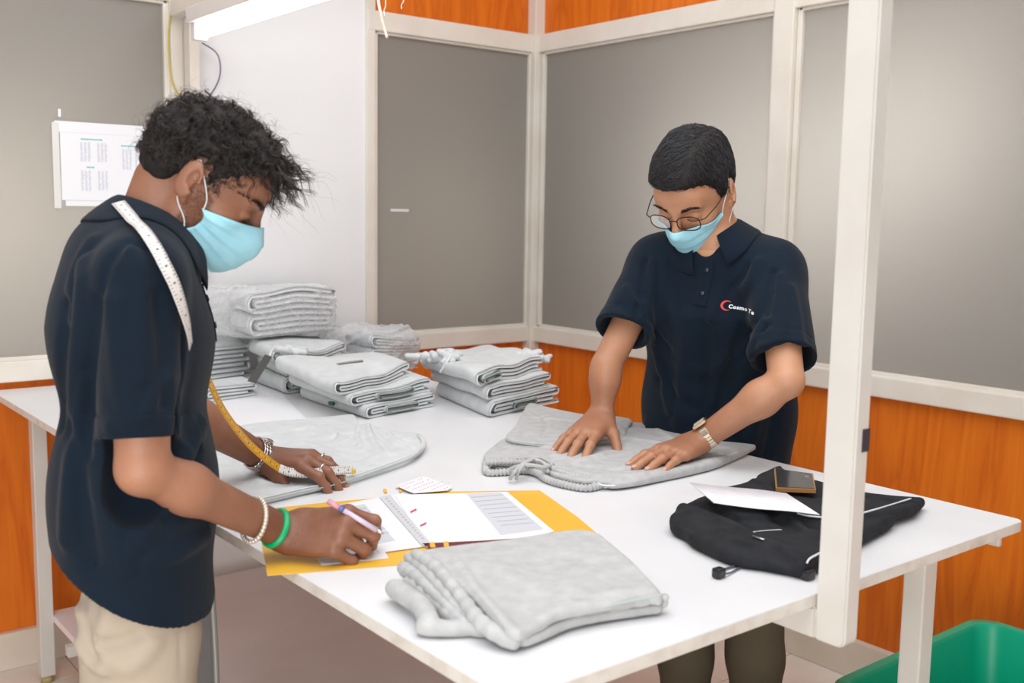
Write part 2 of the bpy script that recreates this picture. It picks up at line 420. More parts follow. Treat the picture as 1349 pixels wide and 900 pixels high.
def ecap(a, b, ra, rb, side):
    """capsule with elliptic section: ra, rb = (half width along side, half depth)"""
    a = np.array(a, float); b = np.array(b, float); ab = b-a; Ln = np.linalg.norm(ab); ax = ab/Ln
    s = np.array(side, float); s = s-s.dot(ax)*ax; s /= np.linalg.norm(s); q = np.cross(ax, s); m = max(*ra, *rb)
    def f(P):
        p = P-a; z = p@ax; t = np.clip(z/Ln, 0, 1); e = z-t*Ln
        w_ = ra[0]+(rb[0]-ra[0])*t; d_ = ra[1]+(rb[1]-ra[1])*t; mn = np.minimum(w_, d_)
        u = p@s/w_; v = p@q/d_; k0 = np.sqrt(u*u+v*v+(e/mn)**2)+1e-9
        k1 = np.sqrt((u/w_)**2+(v/d_)**2+(e/mn**2)**2)+1e-9
        return k0*(k0-1)/k1
    return Prim(f, np.minimum(a, b)-m, np.maximum(a, b)+m)
def plane(p, n):
    p = np.array(p, float); n = np.array(n, float); n = n/np.linalg.norm(n)
    return Prim(lambda P: (P-p)@n, [-9]*3, [9]*3)
def smin(a, b, k):
    if k <= 0: return np.minimum(a, b)
    h = np.maximum(k-np.abs(a-b), 0)/k; return np.minimum(a, b)-h*h*k*.25
def union(items, k=.01):
    """items: Prim or (Prim, k)"""
    it = [i if isinstance(i, tuple) else (i, k) for i in items]
    def f(P):
        d = None
        for p, kk in it:
            if p.near() > kk+.03: continue
            e = p(P); d = e if d is None else smin(d, e, kk)
        return np.full(len(P), .06) if d is None else d
    return Prim(f, np.min([p.lo for p, _ in it], 0), np.max([p.hi for p, _ in it], 0))
def cut(a, b, k=0.0):
    def f(P):
        d = a(P)
        if b.near() > k+.03: return d
        return -smin(-d, b(P), k)
    return Prim(f, a.lo, a.hi)
def isect(a, b, k=0.0):
    return Prim(lambda P: -smin(-a(P), -b(P), k), a.lo, a.hi)
def offset(a, o): return Prim(lambda P: a(P)-o, a.lo-o, a.hi+o)
def displace(a, fn, pad=.01): return Prim(lambda P: a(P)+fn(P), a.lo-pad, a.hi+pad)
def in_frame(a, O, R, rad):
    """a is defined in a local frame with origin O and axes = columns of R"""
    O = np.array(O, float); R = np.array(R, float)
    def f(P):
        c, r = CT.c, CT.r
        if c is not None: CT.c = (c-O)@R
        d = a((P-O)@R); CT.c = c; return d
    return Prim(f, O-rad, O+rad)
def sines(seed, freq, n=7, stretch=None):
    r = np.random.RandomState(seed); K = r.normal(size=(3, n)); K /= np.linalg.norm(K, axis=0); K *= freq*r.uniform(.6, 1.5, n)
    if stretch is not None: K = (K.T*np.array(stretch)).T
    ph = r.uniform(0, 6.28, n)
    return lambda P: np.sin(P@K+ph).sum(1)/n
def ridges(lst):
    """cloth creases: (a, b, width, amp); amp > 0 raises a fold, < 0 sinks a groove"""
    ps = [(cap(a, b, 0.0), w_, am) for a, b, w_, am in lst]
    for p, w_, am in ps: p.lo -= 2.4*w_; p.hi += 2.4*w_
    def f(P):
        d = np.zeros(len(P))
        for p, w_, am in ps:
            if p.near() > .005: continue
            d -= am*np.exp(-(p(P)/w_)**2)
        return d
    return f
def surf(prim, h, lo=None, hi=None):
    lo = (prim.lo if lo is None else np.array(lo, float))-2*h; hi = (prim.hi if hi is None else np.array(hi, float))+2*h
    B = 16; nb = np.ceil((hi-lo)/(h*B)).astype(int); n = nb*B
    G = np.empty(tuple(n), np.float32)
    ii = np.stack(np.meshgrid(*[np.arange(k) for k in nb], indexing='ij'), -1).reshape(-1, 3)
    cen = lo+(ii*B+(B-1)/2)*h; CT.c = None; CT.r = 1e9
    d0 = np.concatenate([prim(cen[k:k+4096]) for k in range(0, len(cen), 4096)])
    R = B*h*.5*math.sqrt(3); loc = np.stack(np.meshgrid(*[np.arange(B)]*3, indexing='ij'), -1).reshape(-1, 3)*h
    for b, c, d in zip(ii, cen, d0):
        s = tuple(slice(k*B, k*B+B) for k in b)
        if abs(d) > R*1.35+.012: G[s] = d; continue
        CT.c = c; CT.r = R
        G[s] = prim(lo+b*B*h+loc).reshape(B, B, B)
    CT.c = None; CT.r = 1e9
    ins = G < 0
    for ax in range(3):
        sl = [slice(None)]*3; sl[ax] = 0; ins[tuple(sl)] = False; G[tuple(sl)] = np.maximum(G[tuple(sl)], 1e-4)
        sl[ax] = -1; ins[tuple(sl)] = False; G[tuple(sl)] = np.maximum(G[tuple(sl)], 1e-4)
    cnt = np.zeros(tuple(n-1), np.int8)
    offs = [(i, j, k) for i in (0, 1) for j in (0, 1) for k in (0, 1)]
    for o in offs: cnt += ins[o[0]:n[0]-1+o[0], o[1]:n[1]-1+o[1], o[2]:n[2]-1+o[2]]
    cells = np.argwhere((cnt > 0) & (cnt < 8)); idx = np.full(tuple(n-1), -1, np.int32); idx[tuple(cells.T)] = np.arange(len(cells))
    val = np.stack([G[tuple((cells+np.array(o)).T)] for o in offs], 1); acc = np.zeros((len(cells), 3)); w_ = np.zeros(len(cells))
    for a in range(8):
        for b in range(a+1, 8):
            oa, ob = np.array(offs[a]), np.array(offs[b])
            if abs(oa-ob).sum() != 1: continue
            va, vb = val[:, a], val[:, b]; m = (va < 0) != (vb < 0)
            t = np.where(m, va/np.where(m, va-vb, 1), 0)
            acc += np.where(m[:, None], oa+t[:, None]*(ob-oa), 0); w_ += m
    V = lo+(cells+acc/w_[:, None])*h
    Fs = []
    for ax in range(3):
        a1, a2 = (ax+1) % 3, (ax+2) % 3
        s0 = [slice(1, -1)]*3; s1 = [slice(1, -1)]*3; s0[ax] = slice(0, -1); s1[ax] = slice(1, None)
        A = ins[tuple(s0)]; Bv = ins[tuple(s1)]; e = np.argwhere(A != Bv); flip = A[tuple(e.T)]
        base = e.copy(); 
        for q in (a1, a2): base[:, q] += 1
        qd = []
        for o1, o2 in ((0, 0), (1, 0), (1, 1), (0, 1)):
            c = base.copy(); c[:, a1] -= o1; c[:, a2] -= o2; qd.append(idx[tuple(c.T)])
        qd = np.stack(qd, 1); qd[~flip] = qd[~flip][:, ::-1]; Fs.append(qd)
    Fs = np.concatenate(Fs); Fs = Fs[(Fs >= 0).all(1)]
    return V, Fs
def soft(name, prim, h, mat, parent=None, lo=None, hi=None, ratio=None):
    V, Fs = surf(prim, h, lo, hi); o = mesh_obj(name, V, Fs, mat, parent)
    return o
def grad(prim, P, e=.0015):
    g = np.stack([prim(P+np.eye(3)[k]*e)-prim(P-np.eye(3)[k]*e) for k in range(3)], 1)
    return g/(np.linalg.norm(g, axis=1)[:, None]+1e-9)
def snap(prim, P, off=0.0, it=6):
    P = np.array(P, float)
    for _ in range(it): P = P-grad(prim, P)*(prim(P)-off)[:, None]*.9
    return P
def march(prim, O, D, tmax=.4, off=0.0):
    """sphere-trace from O along D to the surface"""
    O = np.array(O, float); D = np.array(D, float); D = D/np.linalg.norm(D, axis=1)[:, None]; t = np.zeros(len(O))
    for _ in range(60): t = np.minimum(t+(prim(O+D*t[:, None])-off)*.8, tmax)
    return O+D*t[:, None]
def strip(name, prim, pts, width, thick, mat, parent=None, off=.0005, k=6, free=None, side=None):
    """thin band laid along a polyline on (or above) a surface"""
    C_ = catmull(pts, k); n = len(C_)
    if prim is not None:
        S = snap(prim, C_, off); d = prim(C_); 
        C_ = np.where((d < .006)[:, None], S, C_) if free else S
        Nn = grad(prim, C_)
    T = np.gradient(C_, axis=0); T /= np.linalg.norm(T, axis=1)[:, None]+1e-12
    if prim is None or side is not None:
        sd = np.array(side, float); Wd = np.tile(sd, (n, 1)) if sd.ndim == 1 else catmull(side, k)
        Wd = Wd-(Wd*T).sum(1)[:, None]*T; Wd /= np.linalg.norm(Wd, axis=1)[:, None]; Nn = np.cross(T, Wd)
    else: Wd = np.cross(T, Nn); Wd /= np.linalg.norm(Wd, axis=1)[:, None]
    wv = np.full(n, width) if np.isscalar(width) else np.interp(np.linspace(0, 1, n), np.linspace(0, 1, len(width)), width)
    V = []; m = 5
    for layer in (0, 1):
        for i in range(n):
            for j in range(m):
                p = C_[i]+Wd[i]*wv[i]*(j/(m-1)-.5)
                V.append(p)
    V = np.array(V)
    if prim is not None:
        near_ = prim(V) < .02
        V[near_] = snap(prim, V[near_], off, 4) if near_.any() else V[near_]
        G_ = np.tile(Nn, (1, 1)); 
    NN = np.repeat(Nn, m, axis=0); V[n*m:] += NN*thick
    Fs = []
    f = lambda l, i, j: l*n*m+i*m+j
    for i in range(n-1):
        for j in range(m-1):
            Fs.append((f(1, i, j), f(1, i, j+1), f(1, i+1, j+1), f(1, i+1, j))); Fs.append((f(0, i, j+1), f(0, i, j), f(0, i+1, j), f(0, i+1, j+1)))
        Fs.append((f(0, i, 0), f(1, i, 0), f(1, i+1, 0), f(0, i+1, 0))); Fs.append((f(1, i, m-1), f(0, i, m-1), f(0, i+1, m-1), f(1, i+1, m-1)))
    for j in range(m-1):
        Fs.append((f(0, 0, j), f(0, 0, j+1), f(1, 0, j+1), f(1, 0, j))); Fs.append((f(0, n-1, j+1), f(0, n-1, j), f(1, n-1, j), f(1, n-1, j+1)))
    return mesh_obj(name, V, Fs, mat, parent), C_, Nn, Wd
def unit(v): v = np.array(v, float); return v/np.linalg.norm(v)
U_ = unit([MCAM[0, 0], MCAM[1, 0], 0])      # towards the right of the picture
V_ = unit([-MCAM[0, 2], -MCAM[1, 2], 0])    # away from the camera
Z_ = np.array([0, 0, 1.])

def hit(prim, px, py, off=0.0, t0=.9, t1=3.2):
    """first point of a surface along the line of sight through a picture point"""
    d = MCAM @ _dirc(px, py); d = d/np.linalg.norm(d)
    t = np.array([t0]); P = CPOS+d[None]*t
    for _ in range(160):
        e = float(prim(P)[0])-off
        if e < .0004 or t[0] > t1: break
        t = t+max(e*.8, .0008); P = CPOS+d[None]*t[:, None]
    return P[0]
def creases(prim, lst, n=4):
    out = []
    for pts, w_, am in lst:
        C_ = [hit(prim, *q) for q in catmull([np.array(p, float) for p in pts], n)]
        C_ = [c for c in C_ if np.linalg.norm(c-CPOS) < 3.15]
        for i in range(len(C_)-1):
            if np.linalg.norm(C_[i+1]-C_[i]) < .12: out.append((C_[i], C_[i+1], w_, am))
    return union_ridges(out)
def union_ridges(lst):
    """like ridges() but chained pieces of one crease do not add up"""
    ps = []
    for a, b, w_, am in lst:
        p = cap(a, b, 0.0); p.lo -= 2.4*w_; p.hi += 2.4*w_; ps.append((p, w_, am))
    def f(P):
        up = np.zeros(len(P)); dn = np.zeros(len(P))
        for p, w_, am in ps:
            if p.near() > .005: continue
            e = abs(am)*np.exp(-(p(P)/w_)**2)
            if am > 0: up = np.maximum(up, e)
            else: dn = np.maximum(dn, e)
        return dn-up
    return f

# ------------------------------------------------------------------ people: shared anatomy
def head_prims(wide=1.0):
    """local frame: x forward, y to the person's left, z up; origin between the ears"""
    A = [ell((-.006, 0, .036), (.095, .077*wide, .082)), (ell((.030, 0, -.012), (.062, .062*wide, .085)), .03),
         (ell((.072, 0, .045), (.026, .052, .035)), .03)]
    for s in (1, -1):
        A += [(cap((.0, s*.056*wide, -.050), (.066, s*.020, -.089), .018, .014), .025),
              (cap((.0, s*.060*wide, -.01), (.0, s*.056*wide, -.052), .016, .018), .02),
              (ell((.058, s*.042, -.022), (.022, .020, .018)), .02)]
    A += [(ell((.076, 0, -.084), (.018, .020, .015)), .02)]
    for s in (1, -1): A += [(cap((.094, s*.010, .020), (.082, s*.044, .022), .0075, .006), .012)]
    H = union(A, .02)
    for s in (1, -1): H = cut(H, ell((.104, s*.033, .002), (.017, .019, .013)), .014)
    Bs = [H]
    for s in (1, -1):
        Bs += [(ell((.0785, s*.033, .001), (.0135, .0155, .0115)), .003)]
        Bs += [(cap((.0865, s*.020, -.0045), (.083, s*.046, -.0045), .0026, .002), .003)]
        # ear
        e = (.0, s*.080*wide, .0)
        Rr = np.array([[.94, s*.34, 0], [-s*.34, .94, 0], [0, 0, 1]]).T
        Bs += [(ell((-.011, s*.0845*wide, .004), (.019, .0065, .032), Rr), .006),
               (cap((-.004, s*.078*wide, -.022), (-.003, s*.079*wide, -.028), .007, .006), .005)]
    Bs += [(cap((.096, 0, .012), (.116, 0, -.030), .0075, .0115), .012), (ell((.104, .012, -.034), (.010, .008, .008)), .006), (ell((.104, -.012, -.034), (.010, .008, .008)), .006)]
    Bs += [(cap((.092, -.016, -.062), (.092, .016, -.062), .007), .008), (cap((.090, -.014, -.072), (.090, .014, -.072), .007), .006)]
    H = union(Bs, .006)
    for s in (1, -1):
        H = cut(H, ell((-.006, s*.0905*wide, .008), (.008, .006, .014)), .004)
        H = cut(H, ell((.002, s*.0885*wide, -.004), (.006, .006, .008)), .003)
    H = cut(H, ell((.108, .007, -.043), (.004, .003, .004)), .002); H = cut(H, ell((.108, -.007, -.043), (.004, .003, .004)), .002)
    return H
def frame(f, up=Z_):
    f = unit(f); l = unit(np.cross(up, f)); t = np.cross(f, l); return np.stack([f, l, t], 1)
def rotv(v, ax, deg):
    a = math.radians(deg); ax = unit(ax); v = np.array(v, float)
    return v*math.cos(a)+np.cross(ax, v)*math.sin(a)+ax*ax.dot(v)*(1-math.cos(a))
def hand_prims(W, d, n, s, curl, thumb, size=1.0, splay=6, mcp0=None):
    """W wrist, d towards the fingers, n out of the back of the hand, s towards the thumb.
    curl: four (mcp, pip, dip) bends index..little; thumb: (out, down, bend, bend)"""
    d = unit(d); s = unit(s-np.dot(s, d)*d); n = unit(n-np.dot(n, d)*d-np.dot(n, s)*s)
    X = lambda a, b, c: W+size*(a*d+b*s+c*n)
    kn = [(.090, .027, 0.), (.093, .006, .003), (.088, -.0145, .001), (.079, -.033, -.004)]
    rr = [.0106, .0108, .0102, .0090]
    A = [ecap(X(-.012, 0, 0), X(.016, .0, 0), (.027*size, .019*size), (.029*size, .017*size), s)]
    for (a, b, c), r in zip(kn, rr):
        A.append((cap(X(.008, b*.55, -.001), X(a, b, c-.001), .0155*size, (r+.0022)*size), .014))
    A.append((ell(X(.045, .0, -.006), np.array([.042, .036, .013])*size, np.stack([d, s, n], 1)), .012))
    fl_ = []; tips = []; joints = []
    Ln = [(.042, .026, .021), (.046, .029, .022), (.043, .027, .021), (.034, .021, .019)]
    for i, ((a, b, c), r, ln, cu) in enumerate(zip(kn, rr, Ln, curl)):
        p = X(a, b, c-.001); dr = rotv(d, n, (1 if np.dot(np.cross(n, d), s) > 0 else -1)*(splay*(1.2-i)*.8)); bx = np.cross(n, dr)
        chain = []; r0 = r; js = [p]
        for l_, ang in zip(ln, cu[:3]):
            dr = rotv(dr, bx, ang); q = p+dr*l_*size
            chain.append((cap(p, q, r0*size, r0*.90*size), .002)); r0 *= .90; p = q; js.append(p)
            nn = np.cross(dr, bx)
        chain.append((ell(p-dr*.002, np.array([.0075, r0*.98, r0*.92])*size, np.stack([dr, unit(bx), nn], 1)), .003))
        # knuckle bumps
        chain.append((ell(js[1]+nn*0+0, np.array([.0100, r*.98, r*1.02])*size, np.stack([dr, unit(bx), nn], 1)), .004))
        fl_.append(union(chain, .002)); tips.append((p, dr, nn, unit(bx), r0*size)); joints.append(js)
    to, td, b1, b2 = thumb
    p0 = X(.018, .022, -.004); dd = unit(math.cos(math.radians(to))*d+math.sin(math.radians(to))*s-math.sin(math.radians(td))*n)
    p1 = p0+dd*.038*size; tb_ax = unit(np.cross(dd, unit(d*.3-n*.6-s*.2)))
    A.append((cap(p0, p1, .0165*size, .0125*size), .016))
    A.append((cap(X(.075, .024, -.004), X(.03, .024, -.006), .009*size, .012*size), .012))
    d2 = rotv(dd, tb_ax, b1); p2 = p1+d2*.032*size; d3 = rotv(d2, tb_ax, b2); p3 = p2+d3*.024*size
    th = union([cap(p1, p2, .0118*size, .0104*size), (cap(p2, p3, .0105*size, .0088*size), .002), (ell(p3, (.0088*size,)*3), .003)])
    nn3 = unit(np.cross(d3, tb_ax)); nn3 = nn3 if nn3.dot(n) > 0 else -nn3
    tips.append((p3, d3, nn3, unit(np.cross(nn3, d3)), .0088*size))
    palm = union(A, .012)
    lo = np.min([palm.lo, th.lo]+[f.lo for f in fl_], 0); hi = np.max([palm.hi, th.hi]+[f.hi for f in fl_], 0)
    def f(P):
        e = None
        for q in fl_:
            if q.near() > .03: continue
            v = q(P); e = v if e is None else np.minimum(e, v)
        pal = palm(P)
        out = pal if e is None else smin(pal, e, .007)
        return smin(out, th(P), .006) if th.near() < .03 else out
    return Prim(f, lo, hi), tips, joints, np.stack([d, s, n], 1)
def worn_ring(body, c, a, b, off, n):
    """closed loop around a limb centred at c in the plane of a and b, lying off above the skin"""
    q = np.linspace(0, 2*math.pi, n+1)[:-1]; D = np.cos(q)[:, None]*a+np.sin(q)[:, None]*b
    return march(body, c+D*.065, -D, .065, off)
def nails(tips, mat, parent, only=range(5)):
    for i in only:
        p, dr, nn, bx, r = tips[i]
        bm = bmesh.new(); bmesh.ops.create_uvsphere(bm, u_segments=10, v_segments=6, radius=1)
        w_ = r*(.78 if i < 4 else .85)
        M = Matrix([[dr[k]*r*.95, bx[k]*w_, nn[k]*.0022, (p+dr*r*.10+nn*(r*.80))[k]] for k in range(3)]+[[0, 0, 0, 1]])
        bmesh.ops.transform(bm, matrix=M, verts=bm.verts); bm_obj('fingernail', bm, mat, parent, True)
def arm(S, E, W, side, r=1.0, q=1.0):
    m = E+(W-E)*.28
    return [(cap(S, S+(E-S)*.35, .042*r, .041*r), .03), (cap(S+(E-S)*.35, E, .041*r, .037*r), .03),
            (cap(E, m, .0350*r, .0365*r*q), .012), (ecap(m, W, (.038*r*q, .036*r*q), (.0275*r, .0205*r), side), .03)]
def mask_obj(head, O, R, parent, mat, name='face_mask', mt=(8, 6), mb=-51):
    """pleated surgical mask wrapped on the face; rays go out from inside the head"""
    na, nv = 41, 27; c = np.array([.005, 0, -.035]); V = np.zeros((nv, na, 3))
    base = union([ell((.028, 0, -.030), (.074, .066, .086)), (cap((.088, 0, .0), (.106, 0, -.034), .012, .018), .03), (ell((.080, 0, -.048), (.032, .032, .030)), .03), (ell((.072, 0, -.073), (.025, .03, .020)), .03)], .03)
    dirs = []
    for i in range(nv):
        for j in range(na):
            v = i/(nv-1); a = (j/(na-1)*2-1); A_ = math.radians(74)*a*(1+.15*v*v-.14*math.sin(math.pi*v))
            top = math.radians(mt[0]+(mt[1]-mt[0])*abs(a)); bot = math.radians(mb+(mb*-.42)*abs(a)**2.2)
            el = top+(bot-top)*v
            dirs.append((math.cos(el)*math.cos(A_), math.cos(el)*math.sin(A_), math.sin(el)))
    dirs = np.array(dirs); far = c+dirs*.25
    P1 = march(base, far, -dirs, .24)
    # never inside the real face
    Q = march(head, far, -dirs, .24); r1 = np.linalg.norm(P1-c, axis=1); r2 = np.linalg.norm(Q-c, axis=1)
    rad = np.maximum(r1, r2+.0025).reshape(nv, na)
    for _ in range(3):
        rp = np.pad(rad, 1, mode='edge'); rad = np.maximum(rad, (rp[:-2, 1:-1]+rp[2:, 1:-1]+rp[1:-1, :-2]+rp[1:-1, 2:])/4)
    v = np.linspace(0, 1, nv)[:, None]; a = np.abs(np.linspace(-1, 1, na))[None]
    pl = .0028*(((v*4.2) % 1.0)-.5)*(.6+.4*a)*(v > .12)*(v < .9)
    rad = rad+.003+pl+.004*np.sin(v*9+a*7)*a**2*(v > .1)
    P = c+dirs*rad.reshape(-1, 1); inn = c+dirs*(rad.reshape(-1, 1)-.0015)
    W1 = O+P@R.T; W2 = O+inn@R.T; V = np.concatenate([W1, W2]); Fs = []; n = nv*na
    for i in range(nv-1):
        for j in range(na-1):
            a_, b_, c_, d_ = i*na+j, i*na+j+1, (i+1)*na+j+1, (i+1)*na+j
            Fs.append((a_, d_, c_, b_)); Fs.append((n+a_, n+b_, n+c_, n+d_))
    for i in range(nv-1):
        for j in (0, na-1):
            a_, d_ = i*na+j, (i+1)*na+j; Fs.append((a_, n+a_, n+d_, d_))
    for j in range(na-1):
        for i in (0, nv-1):
            a_, b_ = i*na+j, i*na+j+1; Fs.append((a_, b_, n+b_, n+a_))
    o = mesh_obj(name, V, Fs, mat, parent)
    G = W1.reshape(nv, na, 3)
    return o, G
def hair_lump(hairline, thick, seed, amp, R, O, rad=.2, lump=None):
    """hair volume: skull grown outwards, limited by the hairline (local frame)"""
    sk = ell((-.006, 0, .036), (.095, .077, .082))
    xs, zs = zip(*hairline); nz = sines(seed, 260, 9); nz2 = sines(seed+1, 90, 7)
    def f(P):
        x, y, z = P[:, 0], P[:, 1], P[:, 2]
        zl = np.interp(x, xs, zs)+.0*y; zl = zl+.004*nz2(P)+.002*nz(P)
        g = zl-z
        th = thick(P)*(1-.45*np.clip((np.abs(y)-.045)/.03, 0, 1))*np.clip((z-zl)/.030+.12, .12, 1); d = sk(P)-th+amp*nz(P)+amp*1.3*nz2(P)
        return -smin(-d, -(g*.8), .012)
    return in_frame(Prim(f, [-rad]*3, [rad]*3), O, R, rad)
def strands(name, roots, paths, r0, mat, parent):
    """paths: (n, k, 3) hair paths -> one mesh of thin three-sided tapering strands"""
    n, k, _ = paths.shape
    T = np.gradient(paths, axis=1); T /= np.linalg.norm(T, axis=2, keepdims=True)+1e-9
    ref = np.random.RandomState(5).normal(size=(n, 1, 3)); A = np.cross(T, ref); A /= np.linalg.norm(A, axis=2, keepdims=True)+1e-9; Bn = np.cross(T, A)
    tp = np.linspace(1, .25, k)[None, :, None]
    ring = [paths+r0*tp*(math.cos(q)*A+math.sin(q)*Bn) for q in (0, 2.094, 4.189)]
    V = np.stack(ring, 2).reshape(-1, 3)
    i = np.arange(n)[:, None, None]; j = np.arange(k-1)[None, :, None]; q = np.arange(3)[None, None, :]
    b = i*k*3+j*3
    F_ = np.stack([b+q, b+(q+1) % 3, b+3+(q+1) % 3, b+3+q], -1).reshape(-1, 4)
    o = mesh_obj(name, V, F_, mat, parent); o['kind'] = 'stuff'; return o
def skin(name, dark, light, sc_):
    """skin whose tone follows the sun-tan stored per vertex (hands darker than the upper arms)"""
    m = principled(name, light, .47, Subsurface_Weight=.10, Subsurface_Radius=(.012, .005, .003)); b = m.node_tree.nodes['Principled BSDF']
    at = N(m, 'ShaderNodeAttribute'); at.attribute_name = 'tan'; tc = N(m, 'ShaderNodeTexCoord')
    nz = N(m, 'ShaderNodeTexNoise'); nz.inputs['Scale'].default_value = 22; nz.inputs['Detail'].default_value = 4; L(m, tc, 'Object', nz, 'Vector')
    ad = N(m, 'ShaderNodeMath', operation='MULTIPLY_ADD'); ad.inputs[1].default_value = .35; L(m, nz, 'Fac', ad, 0); L(m, at, 'Fac', ad, 2)
    mx = N(m, 'ShaderNodeMix', data_type='RGBA'); mx.inputs[6].default_value = (*dark, 1); mx.inputs[7].default_value = (*light, 1); mx.clamp_factor = True
    L(m, ad, 0, mx, 0); L(m, mx, 2, b, 'Base Color')
    n2 = N(m, 'ShaderNodeTexNoise'); n2.inputs['Scale'].default_value = sc_; n2.inputs['Detail'].default_value = 3; L(m, tc, 'Object', n2, 'Vector')
    bp = N(m, 'ShaderNodeBump'); bp.inputs['Strength'].default_value = .3; bp.inputs['Distance'].default_value = .002; L(m, n2, 'Fac', bp, 'Height'); L(m, bp, 'Normal', b, 'Normal'); return m
M_SKIN_R = skin('skin_warm_brown', (.34, .145, .078), (.64, .33, .19), 260)
M_SKIN_L = skin('skin_brown', (.18, .068, .036), (.46, .215, .125), 240)
def set_tan(o, wrists, neck_z, face, reach=.30):
    me = o.data; n = len(me.vertices); co = np.empty(n*3, np.float32); me.vertices.foreach_get('co', co); co = co.reshape(-1, 3)
    mw = np.array(world_of(o)) if o.parent is None else np.eye(4)
    d = np.min([np.linalg.norm(co-np.array(w_), axis=1) for w_ in wrists], 0); t = np.clip((d-.04)/reach, 0, 1)-.17
    t = np.where(co[:, 2] > neck_z, face-.17, t); a = me.attributes.new('tan', 'FLOAT', 'POINT'); a.data.foreach_set('value', t.astype(np.float32))
M_NAIL_R = principled('nail_pale', (.62, .36, .28), .3); M_NAIL_L = principled('nail_brown', (.46, .25, .18), .3)
def knit(name, c1, c2, s=900, bump=.5, rough=.85, nscale=5):
    m = varied(name, c1, c2, nscale, rough); b = m.node_tree.nodes['Principled BSDF']
    b.inputs['Specular IOR Level'].default_value = .25
    tc = [n for n in m.node_tree.nodes if n.type == 'TEX_COORD'][0]
    n1 = N(m, 'ShaderNodeTexNoise'); n1.inputs['Scale'].default_value = s; n1.inputs['Detail'].default_value = 1
    n2 = N(m, 'ShaderNodeTexNoise'); n2.inputs['Scale'].default_value = 30; n2.inputs['Detail'].default_value = 3
    L(m, tc, 'Object', n1, 'Vector'); L(m, tc, 'Object', n2, 'Vector')
    a = N(m, 'ShaderNodeMath', operation='MULTIPLY_ADD'); a.inputs[1].default_value = 2.5; L(m, n2, 'Fac', a, 0); L(m, n1, 'Fac', a, 2)
    bp = N(m, 'ShaderNodeBump'); bp.inputs['Strength'].default_value = bump; bp.inputs['Distance'].default_value = .0012
    L(m, a, 0, bp, 'Height'); L(m, bp, 'Normal', b, 'Normal'); return m
M_NAVY = knit('navy_pique_knit', (.0045, .0105, .0200), (.0060, .0140, .0260), 700, .5)
M_NAVY.node_tree.nodes['Principled BSDF'].inputs['Sheen Weight'].default_value = .06
M_NAVY.node_tree.nodes['Principled BSDF'].inputs['Specular IOR Level'].default_value = .14
M_MASK = varied('blue_mask_fabric', (.34, .70, .83), (.40, .76, .88), 30, .75, bump=.3, bscale=500)
M_LOOP = principled('white_elastic', (.82, .82, .84), .6)
M_HAIR = varied('black_hair', (.012, .010, .010), (.022, .018, .017), 60, .7, spec=.25)
M_HAIR2 = principled('dark_hair_strand', (.026, .019, .016), .36)
M_HAIR3 = principled('grey_black_hair', (.030, .031, .036), .38)
M_KHAKI = knit('khaki_cotton', (.42, .35, .27), (.47, .395, .31), 500, .3)
M_OLIVE = knit('dark_olive_cotton', (.095, .075, .048), (.115, .092, .060), 500, .3)
M_BTN = principled('dark_button', (.02, .03, .05), .25)
M_SHOE = principled('black_shoe_leather', (.015, .013, .012), .35)
def collar(shirt, cN, ax, Fv, rad, parent, open_deg=22, h=.036, drop=.052, flare=.036, lead=.02):
    """fold-down polo collar around the neck axis"""
    ax = unit(ax); Fv = unit(Fv-np.dot(Fv, ax)*ax); Lv = np.cross(ax, Fv); n = 61; rings = [[] for _ in range(7)]
    for i in range(n):
        q = i/(n-1)*2-1; th = q*math.radians(180-open_deg); 
        dr = -(math.cos(th)*Fv)+math.sin(th)*Lv     # starts at the back (q = 0)
        fr = abs(q)**3
        top = cN+dr*(rad+.004*0)+ax*(h*(1-.62*abs(q)**2))-Fv*0
        inn = cN+dr*(rad-.004)-ax*.012
        out = dr*flare*(1+.12*fr)-ax*(drop*(1+.25*fr))+Fv*lead*fr
        bot = top+out
        rings[0].append(inn); rings[1].append(top-dr*.002-ax*.004); rings[2].append(top); rings[3].append(top+dr*.006-ax*.002)
        rings[4].append(top+out*.5+dr*.004); rings[5].append(bot)
        rings[6].append(bot)
    R_ = [np.array(r) for r in rings]
    for j, off in ((4, .006), (5, .0045)):
        d = shirt(R_[j]); g = grad(shirt, R_[j]); push = np.where(d < off, off-d, 0 if j == 4 else -(d-off)*.85); R_[j] = R_[j]+g*push[:, None]
    d = shirt(R_[4]); g = grad(shirt, R_[4]); R_[4] = R_[4]+g*np.maximum(.006-d, 0)[:, None]
    g = grad(shirt, R_[5]); R_[6] = R_[5]-g*.0032
    R_.append(R_[4]-grad(shirt, R_[4])*.003)
    V = np.concatenate(R_); Fs = []
    for j in range(len(R_)-1):
        for i in range(n-1): Fs.append((j*n+i, j*n+i+1, (j+1)*n+i+1, (j+1)*n+i))
    o = mesh_obj('collar', V, Fs, M_NAVY, parent)
    md = o.modifiers.new('thick', 'SOLIDIFY'); md.thickness = .0018; md.offset = 0
    sd = o.modifiers.new('sub', 'SUBSURF'); sd.levels = 1; sd.render_levels = 1
    return o

